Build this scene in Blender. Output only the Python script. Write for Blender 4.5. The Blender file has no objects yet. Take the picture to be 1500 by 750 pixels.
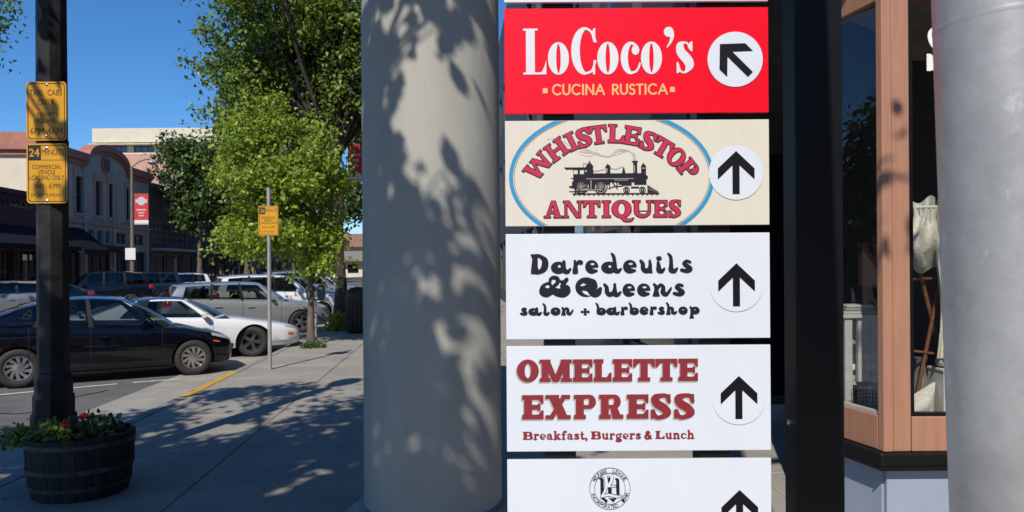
import bpy, bmesh, math, random
import numpy as np
from mathutils import Vector, Matrix
R = math.radians
scene = bpy.context.scene
COL = scene.collection

# ------------------------------------------------------------------ camera
F, CX, CY, HY, EYE, ROLL = 1100.0, 750.0, 375.0, 392.0, 1.70, 0.0067   # photograph pixels / metres
cam_data = bpy.data.cameras.new('camera')
cam_data.sensor_width = 36.0
cam_data.lens = 36.0 * F / 1500.0
cam_data.shift_y = (HY - CY) / 1500.0
cam_data.clip_start = 0.05
cam_data.clip_end = 2000.0
cam_data.dof.use_dof = True
cam_data.dof.focus_distance = 2.6
cam_data.dof.aperture_fstop = 13.0
cam = bpy.data.objects.new('camera', cam_data)
cam.location = (0, 0, EYE)
cam.rotation_euler = (math.pi / 2, ROLL, 0)
COL.objects.link(cam)
scene.camera = cam

# ------------------------------------------------------------------ sky and sun
SUN_EL, SUN_AZ = R(45), R(14)            # sun stands behind the camera, 14 degrees to its left
SUN_DIR = Vector((-math.sin(SUN_AZ) * math.cos(SUN_EL), -math.cos(SUN_AZ) * math.cos(SUN_EL), math.sin(SUN_EL)))
world = bpy.data.worlds.new('World')
scene.world = world
world.use_nodes = True
wn = world.node_tree.nodes
sky = wn.new('ShaderNodeTexSky')
sky.sky_type = 'NISHITA'
sky.sun_disc = False
sky.sun_elevation = SUN_EL
sky.sun_rotation = math.pi + SUN_AZ
sky.altitude = 300
sky.air_density = 1.0
sky.dust_density = 0.0
sky.ozone_density = 10.0
hsv = wn.new('ShaderNodeHueSaturation')                  # deep clear-day blue, the same all over the dome
hsv.inputs['Saturation'].default_value = 1.12
world.node_tree.links.new(sky.outputs[0], hsv.inputs['Color'])
world.node_tree.links.new(hsv.outputs[0], wn['Background'].inputs['Color'])
wn['Background'].inputs['Strength'].default_value = 0.132
sun_data = bpy.data.lights.new('sun', 'SUN')
sun_data.energy = 4.9
sun_data.angle = R(0.53)
sun_data.color = (1.0, 0.925, 0.82)
sun = bpy.data.objects.new('sun', sun_data)
sun.rotation_euler = (-SUN_DIR).to_track_quat('-Z', 'Y').to_euler()
COL.objects.link(sun)
scene.view_settings.view_transform = 'Standard'
scene.view_settings.look = 'None'
scene.view_settings.exposure = 0.0
scene.view_settings.gamma = 1.0
scene.render.engine = 'CYCLES'
scene.cycles.use_denoising = True
scene.cycles.max_bounces = 8
scene.cycles.transparent_max_bounces = 16
# ------------------------------------------------------------------ positions
def unroll(px, py):
    dx, dy = px - CX, py - CY
    return CX + dx - ROLL * dy, CY + dy + ROLL * dx
def at(px, py, D):
    x, y = unroll(px, py)
    return Vector(((x - CX) / F * D, D, EYE - (y - HY) / F * D))
def ground(px, py, z=0.0):
    x, y = unroll(px, py)
    return at(px, py, (EYE - z) * F / (y - HY))
SA = R(4.42)                              # the street runs 4.4 degrees to the left of the view axis
sA, cA = math.sin(SA), math.cos(SA)
def st(u, v, z=0.0):                      # u metres along the street, v metres to the left
    return Vector((-sA * u - cA * v, cA * u - sA * v, z))
def along(px, v):                         # distance along the street at which a line v to the left shows at px
    return v / math.tan(math.atan((CX - px) / F) - SA)

# ------------------------------------------------------------------ objects
def link(name, data, parent=None):
    o = bpy.data.objects.new(name, data)
    COL.objects.link(o)
    if parent is not None: o.parent = parent
    return o
def tag(o, label=None, cat=None, group=None, kind=None):
    if label: o['label'] = label
    if cat: o['category'] = cat
    if group: o['group'] = group
    if kind: o['kind'] = kind
    return o
def empty(name, loc=(0, 0, 0), rz=0.0, label=None, cat=None, group=None, parent=None):
    o = link(name, None, parent)
    o.empty_display_size = 0.1
    o.location = loc
    o.rotation_euler = (0, 0, rz)
    return tag(o, label, cat, group)
def children(o):
    return [c for c in bpy.data.objects if c.parent == o]
def copy_tree(o, parent=None):
    kids = KIDS.get(o.name) if False else [c for c in COL.objects if c.parent == o]
    c = o.copy(); COL.objects.link(c); c.parent = parent
    for ch in kids: copy_tree(ch, c)
    return c

class MB:
    """collects shapes; build() links them as one mesh object"""
    def __init__(s): s.v = []; s.f = []; s.m = []
    def add(s, verts, faces, m=0):
        b = len(s.v)
        s.v += [tuple(p) for p in verts]
        s.f += [tuple(b + i for i in f) for f in faces]
        s.m += [m] * len(faces)
        return s
    def box(s, x0, x1, y0, y1, z0, z1, m=0):
        return s.add([(x0,y0,z0),(x1,y0,z0),(x1,y1,z0),(x0,y1,z0),(x0,y0,z1),(x1,y0,z1),(x1,y1,z1),(x0,y1,z1)],
                     [(0,3,2,1),(4,5,6,7),(0,1,5,4),(1,2,6,5),(2,3,7,6),(3,0,4,7)], m)
    def prism(s, pts, y0, y1, m=0):                # polygon in x,z extruded along y
        n = len(pts)
        a = sum(pts[i][0]*pts[(i+1)%n][1]-pts[(i+1)%n][0]*pts[i][1] for i in range(n))
        if a < 0: pts = pts[::-1]
        return s.add([(p[0], y0, p[1]) for p in pts] + [(p[0], y1, p[1]) for p in pts],
                     [tuple(range(n)), tuple(range(2*n-1, n-1, -1))] + [(i, n+i, n+(i+1)%n, (i+1)%n) for i in range(n)], m)
    def slab(s, pts, z0, z1, m=0):                 # polygon in x,y extruded along z
        n = len(pts)
        a = sum(pts[i][0]*pts[(i+1)%n][1]-pts[(i+1)%n][0]*pts[i][1] for i in range(n))
        if a < 0: pts = pts[::-1]
        return s.add([(p[0], p[1], z0) for p in pts] + [(p[0], p[1], z1) for p in pts],
                     [tuple(range(n-1, -1, -1)), tuple(range(n, 2*n))] + [(i, (i+1)%n, n+(i+1)%n, n+i) for i in range(n)], m)
    def tube(s, pts, rad, n=8, m=0, cap=True):
        pts = [Vector(p) for p in pts]
        if not hasattr(rad, '__len__'): rad = [rad] * len(pts)
        vs, fs = [], []
        up = Vector((0, 0, 1))
        prev = None
        for i, p in enumerate(pts):
            t = (pts[min(i+1, len(pts)-1)] - pts[max(i-1, 0)]).normalized()
            if prev is None:
                a = t.cross(up)
                if a.length < 1e-3: a = t.cross(Vector((1, 0, 0)))
            else:
                a = prev - t * prev.dot(t)
            a.normalize(); prev = a
            b = t.cross(a)
            for k in range(n):
                w = 2 * math.pi * k / n
                vs.append(p + (a * math.cos(w) + b * math.sin(w)) * rad[i])
        for i in range(len(pts) - 1):
            for k in range(n):
                k2 = (k + 1) % n
                fs.append((i*n+k, (i+1)*n+k, (i+1)*n+k2, i*n+k2))
        if cap:
            fs.append(tuple(range(n)))
            fs.append(tuple(range(len(pts)*n-1, (len(pts)-1)*n-1, -1)))
        return s.add(vs, fs, m)
    def lathe(s, prof, n=24, c=(0, 0, 0), m=0, cap=True, ph=0.0):   # prof: (radius, z) upwards
        vs, fs = [], []
        for r, z in prof:
            for k in range(n):
                w = 2 * math.pi * k / n + ph
                vs.append((c[0] + r*math.cos(w), c[1] + r*math.sin(w), c[2] + z))
        for i in range(len(prof) - 1):
            for k in range(n):
                k2 = (k + 1) % n
                fs.append((i*n+k, i*n+k2, (i+1)*n+k2, (i+1)*n+k))
        if cap:
            fs.append(tuple(range(n-1, -1, -1)))
            fs.append(tuple(range((len(prof)-1)*n, len(prof)*n)))
        return s.add(vs, fs, m)
    def grid(s, P, m=0, flip=False):               # P[i][j] points
        ni, nj = len(P), len(P[0])
        vs = [p for row in P for p in row]
        fs = []
        for i in range(ni-1):
            for j in range(nj-1):
                q = (i*nj+j, i*nj+j+1, (i+1)*nj+j+1, (i+1)*nj+j)
                fs.append(q[::-1] if flip else q)
        return s.add(vs, fs, m)
    def build(s, name, mats, parent=None, smooth=None, bevel=None, loc=None, rz=None):
        me = bpy.data.meshes.new(name)
        me.from_pydata(s.v, [], s.f)
        if not isinstance(mats, (list, tuple)): mats = [mats]
        for mt in mats: me.materials.append(mt)
        if len(mats) > 1: me.polygons.foreach_set('material_index', s.m)
        if smooth:
            me.polygons.foreach_set('use_smooth', [True] * len(me.polygons))
            me.set_sharp_from_angle(angle=R(smooth))
        me.update()
        o = link(name, me, parent)
        if bevel:
            b = o.modifiers.new('bevel', 'BEVEL'); b.width = bevel; b.segments = 2; b.limit_method = 'ANGLE'; b.angle_limit = R(40)
        if loc is not None: o.location = loc
        if rz is not None: o.rotation_euler = (0, 0, rz)
        return o

# ------------------------------------------------------------------ materials
MATS = {}
def srgb(r, g, b):
    return tuple(((c/255)/12.92 if c/255 <= 0.04045 else ((c/255+0.055)/1.055)**2.4) for c in (r, g, b))
def mat(name, col, rough=0.6, metal=0.0, var=0.15, scale=6.0, bump=0.0, bscale=60.0, spec=0.5, coat=0.0, col2=None, stretch=None):
    if name in MATS: return MATS[name]
    m = bpy.data.materials.new(name); m.use_nodes = True
    nt = m.node_tree; b = nt.nodes['Principled BSDF']; L = nt.links.new
    b.inputs['Roughness'].default_value = rough
    b.inputs['Metallic'].default_value = metal
    b.inputs['Specular IOR Level'].default_value = spec
    b.inputs['Coat Weight'].default_value = coat
    b.inputs['Coat Roughness'].default_value = 0.04
    tc = nt.nodes.new('ShaderNodeTexCoord')
    src = tc.outputs['Object']
    if stretch:
        mp = nt.nodes.new('ShaderNodeMapping'); mp.inputs['Scale'].default_value = stretch
        L(src, mp.inputs['Vector']); src = mp.outputs['Vector']
    n = nt.nodes.new('ShaderNodeTexNoise'); n.inputs['Scale'].default_value = scale; n.inputs['Detail'].default_value = 8; n.inputs['Roughness'].default_value = 0.65
    L(src, n.inputs['Vector'])
    r = nt.nodes.new('ShaderNodeValToRGB')
    c2 = col2 if col2 else tuple(min(1, c * (1 + var)) for c in col)
    c1 = tuple(c * (1 - var) for c in col)
    r.color_ramp.elements[0].position = 0.32; r.color_ramp.elements[1].position = 0.68
    r.color_ramp.elements[0].color = (*c1, 1); r.color_ramp.elements[1].color = (*c2, 1)
    L(n.outputs['Fac'], r.inputs['Fac']); L(r.outputs['Color'], b.inputs['Base Color'])
    if bump:
        n2 = nt.nodes.new('ShaderNodeTexNoise'); n2.inputs['Scale'].default_value = bscale; n2.inputs['Detail'].default_value = 6
        L(src, n2.inputs['Vector'])
        bp = nt.nodes.new('ShaderNodeBump'); bp.inputs['Strength'].default_value = bump; bp.inputs['Distance'].default_value = 0.01
        L(n2.outputs['Fac'], bp.inputs['Height']); L(bp.outputs['Normal'], b.inputs['Normal'])
    MATS[name] = m
    return m
def glass(name, tint=(0.75, 0.8, 0.8), ior=1.5, rough=0.0, boost=1.0):
    """thin window glass: clear with a mirror sheen that grows at grazing angles"""
    if name in MATS: return MATS[name]
    m = bpy.data.materials.new(name); m.use_nodes = True
    nt = m.node_tree; L = nt.links.new
    nt.nodes.remove(nt.nodes['Principled BSDF'])
    out = nt.nodes['Material Output']
    t = nt.nodes.new('ShaderNodeBsdfTransparent')
    n = nt.nodes.new('ShaderNodeTexNoise'); n.inputs['Scale'].default_value = 2.0
    tc = nt.nodes.new('ShaderNodeTexCoord'); L(tc.outputs['Object'], n.inputs['Vector'])
    r = nt.nodes.new('ShaderNodeValToRGB')
    r.color_ramp.elements[0].color = (*[c*0.95 for c in tint], 1); r.color_ramp.elements[1].color = (*tint, 1)
    L(n.outputs['Fac'], r.inputs['Fac']); L(r.outputs['Color'], t.inputs['Color'])
    g = nt.nodes.new('ShaderNodeBsdfGlossy'); g.inputs['Roughness'].default_value = rough
    lw = nt.nodes.new('ShaderNodeLayerWeight'); lw.inputs['Blend'].default_value = 0.5
    pw = nt.nodes.new('ShaderNodeMath'); pw.operation = 'POWER'; pw.inputs[1].default_value = 5.0; L(lw.outputs['Facing'], pw.inputs[0])
    ml = nt.nodes.new('ShaderNodeMath'); ml.operation = 'MULTIPLY_ADD'; ml.inputs[1].default_value = 0.95; ml.inputs[2].default_value = 0.05*boost; ml.use_clamp = True
    mx = nt.nodes.new('ShaderNodeMixShader')
    L(pw.outputs[0], ml.inputs[0]); L(ml.outputs[0], mx.inputs['Fac']); L(t.outputs[0], mx.inputs[1]); L(g.outputs[0], mx.inputs[2])
    L(mx.outputs[0], out.inputs['Surface'])
    MATS[name] = m
    return m
def leaf_mat(name, col, col2, trans=0.45):
    if name in MATS: return MATS[name]
    m = bpy.data.materials.new(name); m.use_nodes = True
    nt = m.node_tree; L = nt.links.new; b = nt.nodes['Principled BSDF']; out = nt.nodes['Material Output']
    geo = nt.nodes.new('ShaderNodeNewGeometry')
    r = nt.nodes.new('ShaderNodeValToRGB')
    r.color_ramp.elements[0].color = (*col, 1); r.color_ramp.elements[1].color = (*col2, 1)
    L(geo.outputs['Random Per Island'], r.inputs['Fac'])
    L(r.outputs['Color'], b.inputs['Base Color'])
    b.inputs['Roughness'].default_value = 0.4
    b.inputs['Specular IOR Level'].default_value = 0.4
    t = nt.nodes.new('ShaderNodeBsdfTranslucent')
    h = nt.nodes.new('ShaderNodeHueSaturation'); h.inputs['Value'].default_value = 1.5; h.inputs['Hue'].default_value = 0.48
    L(r.outputs['Color'], h.inputs['Color']); L(h.outputs['Color'], t.inputs['Color'])
    mx = nt.nodes.new('ShaderNodeMixShader'); mx.inputs['Fac'].default_value = trans
    L(b.outputs[0], mx.inputs[1]); L(t.outputs[0], mx.inputs[2]); L(mx.outputs[0], out.inputs['Surface'])
    MATS[name] = m
    return m
def pch(pts):
    """monotone cubic through (x, y) points, vectorised"""
    x = np.array([p[0] for p in pts], float); y = np.array([p[1] for p in pts], float)
    h = np.diff(x); d = np.diff(y) / h
    m = np.zeros(len(x)); m[0] = d[0]; m[-1] = d[-1]
    for i in range(1, len(x)-1):
        if d[i-1]*d[i] > 0:
            w1, w2 = 2*h[i]+h[i-1], h[i]+2*h[i-1]
            m[i] = (w1+w2) / (w1/d[i-1] + w2/d[i])
    def f(t):
        t = np.clip(np.asarray(t, float), x[0], x[-1])
        i = np.clip(np.searchsorted(x, t) - 1, 0, len(h)-1)
        s = (t - x[i]) / h[i]
        return (2*s**3-3*s**2+1)*y[i] + (s**3-2*s**2+s)*h[i]*m[i] + (-2*s**3+3*s**2)*y[i+1] + (s**3-s**2)*h[i]*m[i+1]
    return f
# ------------------------------------------------------------------ shared materials
def sidewalk_mat():
    m = mat('sidewalk_concrete', (0.30, 0.28, 0.245), 0.85, var=0.16, scale=1.3, bump=0.35, bscale=140)
    nt = m.node_tree; L = nt.links.new; b = nt.nodes['Principled BSDF']
    ramp = [n for n in nt.nodes if n.type == 'VALTORGB'][0]
    tc = nt.nodes.new('ShaderNodeNewGeometry')
    n = nt.nodes.new('ShaderNodeTexNoise'); n.inputs['Scale'].default_value = 90; n.inputs['Detail'].default_value = 4
    L(tc.outputs['Position'], n.inputs['Vector'])
    for nd in nt.nodes:
        if nd.type == 'TEX_NOISE' and nd != n: L(tc.outputs['Position'], nd.inputs['Vector'])
    v = nt.nodes.new('ShaderNodeTexVoronoi'); v.inputs['Scale'].default_value = 2.2
    L(tc.outputs['Position'], v.inputs['Vector'])
    r2 = nt.nodes.new('ShaderNodeValToRGB'); r2.color_ramp.elements[0].position = 0.03; r2.color_ramp.elements[1].position = 0.06
    r2.color_ramp.elements[0].color = (0.45, 0.45, 0.45, 1)
    L(v.outputs['Distance'], r2.inputs['Fac'])
    r1 = nt.nodes.new('ShaderNodeValToRGB'); r1.color_ramp.elements[0].position = 0.3; r1.color_ramp.elements[1].position = 0.7
    r1.color_ramp.elements[0].color = (0.72, 0.72, 0.72, 1); r1.color_ramp.elements[1].color = (1.15, 1.15, 1.15, 1)
    L(n.outputs['Fac'], r1.inputs['Fac'])
    a = nt.nodes.new('ShaderNodeMix'); a.data_type = 'RGBA'; a.blend_type = 'MULTIPLY'; a.inputs[0].default_value = 1
    L(ramp.outputs['Color'], a.inputs[6]); L(r1.outputs['Color'], a.inputs[7])
    c = nt.nodes.new('ShaderNodeMix'); c.data_type = 'RGBA'; c.blend_type = 'MULTIPLY'; c.inputs[0].default_value = 1
    L(a.outputs[2], c.inputs[6]); L(r2.outputs['Color'], c.inputs[7])
    L(c.outputs[2], b.inputs['Base Color'])
    return m
M_walk = sidewalk_mat()
M_asph = mat('asphalt', (0.115, 0.112, 0.108), 0.85, var=0.22, scale=2.5, bump=0.5, bscale=180)
M_gutter = mat('gutter_concrete', (0.29, 0.275, 0.245), 0.85, var=0.2, scale=2.0, bump=0.4, bscale=120)
M_curb = mat('curb_concrete', (0.24, 0.23, 0.21), 0.85, var=0.22, scale=3.0, bump=0.4, bscale=90)
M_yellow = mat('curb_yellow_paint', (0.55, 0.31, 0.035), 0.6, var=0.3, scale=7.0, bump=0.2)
M_line = mat('worn_white_paint', (0.55, 0.55, 0.53), 0.6, var=0.3, scale=14.0)
M_earth = mat('earth', (0.16, 0.14, 0.11), 0.9, var=0.2, scale=0.3)
M_black = mat('black_paint', (0.005, 0.005, 0.006), 0.4, var=0.2, scale=9, spec=0.3)
M_dark = mat('dark_void', (0.012, 0.012, 0.013), 0.7, var=0.3, scale=3)
M_chrome = mat('bright_metal', (0.6, 0.6, 0.62), 0.25, 1.0, var=0.1, scale=20)
M_wpaint = mat('white_paint', (0.78, 0.78, 0.77), 0.45, var=0.05, scale=5)
M_winglass = mat('window_glass_dark', (0.012, 0.015, 0.018), 0.04, var=0.3, scale=1.0, spec=0.8)

# ------------------------------------------------------------------ ground, street, pavements
def struct(name, mb, m, parent=None, **k):
    o = mb.build(name, m, parent, **k)
    if parent is None: o['kind'] = 'structure'
    return o
def sheet(u0, u1, v0, v1, z):
    mb = MB(); mb.add([st(u0, v0, z), st(u0, v1, z), st(u1, v1, z), st(u1, v0, z)], [(3, 2, 1, 0)][::1]); mb.f[-1] = mb.f[-1][::-1] if False else mb.f[-1]
    return mb
VC, ROAD = 3.57, -0.15                     # kerb line, road level
g = MB(); g.add([(-1500, -1500, -0.22), (1500, -1500, -0.22), (1500, 1500, -0.22), (-1500, 1500, -0.22)], [(0, 1, 2, 3)])
struct('ground', g, M_earth)
def plate(u0, u1, v0, v1, z0, z1):
    mb = MB(); mb.slab([tuple(st(u0, v0)[:2]), tuple(st(u1, v0)[:2]), tuple(st(u1, v1)[:2]), tuple(st(u0, v1)[:2])], z0, z1)
    return mb
road = struct('road', plate(-60, 400, VC + 0.15, 20.0, -0.21, ROAD), M_asph)
struct('gutter', plate(-60, 400, VC + 0.15, VC + 1.25, -0.20, ROAD + 0.005), M_gutter)
far_walk = struct('far_sidewalk', plate(-60, 400, 20.0, 44.0, -0.21, 0.0), M_walk)
SU0, SU1 = 3.0, 27.0                      # stretch of our pavement that shows its slabs
walk = MB()
for a in (plate(-60, SU0, -9.0, VC, -0.21, 0.0), plate(SU1, 400, -9.0, VC, -0.21, 0.0), plate(SU0, SU1, -9.0, VC, -0.21, -0.02)):
    walk.add(a.v, a.f)
walk = struct('sidewalk', walk, M_walk)
rng = random.Random(4)
SL = 1.5
def slab_mesh():
    bm = bmesh.new(); bmesh.ops.create_cube(bm, size=1)
    for v in bm.verts: v.co = Vector((v.co.x * (SL - 0.007), v.co.y * (SL - 0.007), (v.co.z - 0.5) * 0.07))
    top = [e for e in bm.edges if all(abs(v.co.z) < 1e-4 for v in e.verts)]
    bmesh.ops.bevel(bm, geom=top, offset=0.008, segments=1, affect='EDGES')
    me = bpy.data.meshes.new('paving_slab'); bm.to_mesh(me); bm.free(); me.materials.append(M_walk); return me
SME = slab_mesh()
nr = int((SU1 - SU0) / SL)
for i in range(nr):
    for j in range(5):
        o = link('paving_slab', SME, walk)
        p = st(SU0 + (i + 0.5) * SL, VC - (j + 0.5) * SL, -0.001 - rng.random() * 0.004)
        o.location = p; o.rotation_euler = (rng.uniform(-0.001, 0.001), rng.uniform(-0.001, 0.001), SA)
# kerb: stones, worn yellow along the loading zone; shade between put in as plain grey
curb = MB(); cb = plate(-60, 400, VC, VC + 0.05, -0.20, -0.03); curb.add(cb.v, cb.f)
curb = struct('curb', curb, M_curb)
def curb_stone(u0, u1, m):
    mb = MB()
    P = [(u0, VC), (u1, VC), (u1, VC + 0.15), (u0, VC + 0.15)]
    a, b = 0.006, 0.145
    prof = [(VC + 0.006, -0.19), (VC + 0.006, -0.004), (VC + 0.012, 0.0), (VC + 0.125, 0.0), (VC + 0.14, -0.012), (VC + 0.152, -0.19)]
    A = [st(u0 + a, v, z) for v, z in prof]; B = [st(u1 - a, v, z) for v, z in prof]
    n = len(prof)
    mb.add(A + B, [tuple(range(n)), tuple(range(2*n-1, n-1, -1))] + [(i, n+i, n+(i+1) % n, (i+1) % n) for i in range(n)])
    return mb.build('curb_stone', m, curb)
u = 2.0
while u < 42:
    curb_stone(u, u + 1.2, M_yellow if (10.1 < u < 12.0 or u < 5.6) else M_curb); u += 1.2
cb = plate(42, 400, VC + 0.006, VC + 0.15, -0.19, 0.0).build('curb_stone', M_curb, curb)
plate(-60, 2, VC + 0.006, VC + 0.15, -0.19, 0.0).build('curb_stone', M_curb, curb)
plate(-60, 400, 19.85, 19.995, -0.19, 0.001).build('curb_stone', M_curb, curb)
# parking stripes on the asphalt, one per stall
def stripe(p, q, w=0.1):
    d = (q - p); d.z = 0; d.normalize(); n = Vector((-d.y, d.x, 0)) * w / 2
    mb = MB(); z = ROAD + 0.009
    mb.add([(p - n).to_tuple(), (q - n).to_tuple(), (q + n).to_tuple(), (p + n).to_tuple()], [(0, 1, 2, 3)])
    mb.v = [(a, b, z) for a, b, c in mb.v]
    o = mb.build('painted_line', M_line, road)
p1, p0 = ground(172, 563, ROAD), ground(0, 579, ROAD)
sd = (p1 - p0).normalized()
stripe(p0 - sd * 3, p1)
stripe(ground(195, 561, ROAD), ground(262, 556, ROAD))
for k in range(1, 9):
    off = st(0, 0) + Vector((-sA, cA, 0)) * (k * 3.4)
    stripe(p0 - sd * 2 + off, p1 + off + sd * 0.6)
# crack sealer line on the road
mb = MB()
cp = [ground(x, y, ROAD) for x, y in ((-40, 604), (20, 607), (70, 603), (105, 583), (130, 578), (158, 572))]
for i in range(len(cp) - 1):
    a, b = cp[i], cp[i+1]; n = Vector((-(b-a).y, (b-a).x, 0)).normalized() * 0.018
    mb.add([tuple(p)[:2] + (ROAD + 0.007,) for p in (a - n, b - n, b + n, a + n)], [(0, 1, 2, 3)])
mb.build('crack_seal', mat('tar', (0.02, 0.02, 0.02), 0.6), road)

# ------------------------------------------------------------------ facade helpers (street side faces local -y)
def facade(mb, x0, x1, z0, z1, holes, depth=0.22, m=0, mr=None, y=0.0):
    mr = m if mr is None else mr
    xs = sorted(set([x0, x1] + [h[0] for h in holes] + [h[1] for h in holes]))
    zs = sorted(set([z0, z1] + [h[2] for h in holes] + [h[3] for h in holes]))
    for i in range(len(xs)-1):
        for j in range(len(zs)-1):
            cx, cz = (xs[i]+xs[i+1])/2, (zs[j]+zs[j+1])/2
            if any(h[0] < cx < h[1] and h[2] < cz < h[3] for h in holes): continue
            mb.add([(xs[i], y, zs[j]), (xs[i+1], y, zs[j]), (xs[i+1], y, zs[j+1]), (xs[i], y, zs[j+1])], [(0, 1, 2, 3)], m)
    for a, b, c, d in [h[:4] for h in holes]:
        P = [(a, c), (b, c), (b, d), (a, d)]
        for k in range(4):
            p, q = P[k], P[(k+1) % 4]
            mb.add([(p[0], y, p[1]), (p[0], y+depth, p[1]), (q[0], y+depth, q[1]), (q[0], y, q[1])], [(0, 1, 2, 3)], mr)
        mb.add([(a, y+depth, c), (b, y+depth, c), (b, y+depth, d), (a, y+depth, d)], [(0, 1, 2, 3)], mr)
def shell(mb, x0, x1, y1, z1, m=0):
    """side walls, back and roof of a building whose facade is at y = 0"""
    mb.add([(x0, 0, 0), (x0, 0, z1), (x0, y1, z1), (x0, y1, 0)], [(0, 1, 2, 3)], m)
    mb.add([(x1, 0, 0), (x1, y1, 0), (x1, y1, z1), (x1, 0, z1)], [(0, 1, 2, 3)], m)
    mb.add([(x0, y1, 0), (x0, y1, z1), (x1, y1, z1), (x1, y1, 0)], [(0, 1, 2, 3)], m)
    mb.add([(x0, 0, z1), (x1, 0, z1), (x1, y1, z1), (x0, y1, z1)], [(0, 1, 2, 3)], m)
def window(parent, h, mf, mg, bars=(0, 1), y=0.0, depth=0.22, fw=0.07, sill=None, name='window'):
    a, b, c, d = h[:4]
    f = MB(); ya, yb = y + depth - 0.1, y + depth - 0.03
    f.box(a, a+fw, ya, yb, c, d); f.box(b-fw, b, ya, yb, c, d)
    f.box(a+fw, b-fw, ya, yb, c, c+fw); f.box(a+fw, b-fw, ya, yb, d-fw, d)
    for i in range(bars[0]):
        x = a + (b-a)*(i+1)/(bars[0]+1); f.box(x-fw*0.35, x+fw*0.35, ya+0.004, yb-0.02, c+fw, d-fw)
    for i in range(bars[1]):
        z = c + (d-c)*(i+1)/(bars[1]+1); f.box(a+fw, b-fw, ya+0.008, yb-0.02, z-fw*0.4, z+fw*0.4)
    o = f.build(name, mf, parent)
    p = MB(); p.box(a+fw*0.5, b-fw*0.5, yb-0.012, yb-0.004, c+fw*0.5, d-fw*0.5)
    p.build('pane', mg, o)
    if sill:
        s = MB(); s.box(a-0.12, b+0.12, y-0.12, y+0.02, c-0.16, c-0.003); s.build('sill', sill, o)
    return o
RB = math.pi/2 + SA
VF = 24.0
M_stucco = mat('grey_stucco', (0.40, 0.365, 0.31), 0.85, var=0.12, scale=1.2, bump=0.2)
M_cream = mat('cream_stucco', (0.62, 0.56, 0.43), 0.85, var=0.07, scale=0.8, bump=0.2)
M_terra = mat('terracotta_trim', (0.36, 0.15, 0.105), 0.75, var=0.15, scale=2.0)
M_maroon = mat('maroon_brick', (0.10, 0.035, 0.04), 0.8, var=0.25, scale=5.0, bump=0.3)
M_frame_d = mat('dark_window_frame', (0.10, 0.09, 0.085), 0.5)
M_frame_l = mat('pale_window_frame', (0.42, 0.38, 0.34), 0.6)
M_pink = mat('pink_stucco', (0.50, 0.29, 0.22), 0.85, var=0.08, scale=1.0)

# --- arched parapet building
U0, U1 = 46.9, 61.2
BW = U1 - U0
def fl(px, py, u0=U0, v=VF):               # photograph pixel on the facade plane -> local x, z
    u = along(px, v); p = st(u, v)
    return u - u0, EYE + (HY - unroll(px, py)[1]) / F * p.y
b2 = empty('arched_building', st(U0, VF), RB, 'grey stucco two-storey building with curved red-trimmed parapet across the street', 'building')
wins = []
for pa, pb, y0, y1 in ((111, 122, 308, 254), (140, 149, 312, 262), (159.5, 170, 316, 266), (185, 193, 318, 273)):
    xa, _ = fl(pa, y0); xb, _ = fl(pb, y0)
    wins.append((xa, xb, 5.4, 7.75))
shops = [(0.6, 3.6, 0.5, 3.1), (4.4, 7.8, 0.05, 2.9), (8.6, 10.6, 0.5, 3.1), (11.2, 13.8, 0.5, 3.1)]
trans = []
for a, b in ((0.7, 1.9), (2.2, 3.5), (4.5, 5.4), (5.8, 6.7), (7.0, 7.8), (8.7, 10.5), (11.3, 13.7)):
    trans.append((a, b, 3.55, 4.45))
w = MB(); facade(w, 0, BW, 0, 8.8, wins + shops + trans)
shell(w, 0, BW, 16, 8.8)
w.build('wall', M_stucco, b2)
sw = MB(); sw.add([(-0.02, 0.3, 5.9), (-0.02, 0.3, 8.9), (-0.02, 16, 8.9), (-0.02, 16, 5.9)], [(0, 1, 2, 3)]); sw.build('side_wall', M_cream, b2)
AC, AR = 7.3, 3.1
arc = [(AC + AR*math.cos(t), 8.8 + 1.1*math.sin(t)) for t in np.linspace(0, math.pi, 17)]
w = MB(); w.prism(arc, 0.003, 0.4); w.build('parapet', M_stucco, b2)
w = MB()
for i in range(16):
    (xa, za), (xb, zb) = arc[i], arc[i+1]
    w.prism([(xa, za+0.003), (xb, zb+0.003), (xb, zb+0.42), (xa, za+0.42)], -0.32, 0.5)
    w.prism([(xa, za-0.2), (xb, zb-0.2), (xb, zb-0.003), (xa, za-0.003)], -0.16, -0.003)
for a, b in ((-0.4, AC-AR-0.002), (AC+AR+0.002, BW+0.2)):
    w.box(a, b, -0.35, 0.5, 8.803, 9.3); w.box(a, b, -0.18, -0.003, 8.5, 8.8)
w.build('cornice', M_terra, b2)
w = MB(); w.box(-0.4, -0.023, 0.503, 16, 8.903, 9.5); w.box(-0.2, -0.023, 0.503, 16, 8.6, 8.9); w.box(0.0, 3.2, 0.51, 15, 8.81, 10.0); w.build('side_cornice', M_terra, b2)
w = MB(); w.box(0.2, 3.0, 6.2, 9.2, 10.01, 10.8); w.build('roof_tower', M_stucco, b2)
w = MB(); w.box(0.0, 3.2, 6.0, 9.4, 10.803, 11.5); w.build('tower_cap', M_terra, b2)
mdx, mdz = fl(155, 242)
w = MB(); w.lathe([(0.62, -0.1), (0.62, 0.0), (0.5, 0.03), (0.5, 0.0)], 20)
w.v = [(x + mdx, -0.1 - z, y + mdz) for x, y, z in w.v]; med = w.build('medallion', M_terra, b2)
w = MB(); w.lathe([(0.40, 0.0), (0.40, 0.02)], 20); w.v = [(x + mdx, -0.122 - z, y + mdz) for x, y, z in w.v]; w.build('medallion_face', mat('medallion_face', (0.16, 0.09, 0.075), 0.8, var=0.5, scale=9), med)
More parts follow.
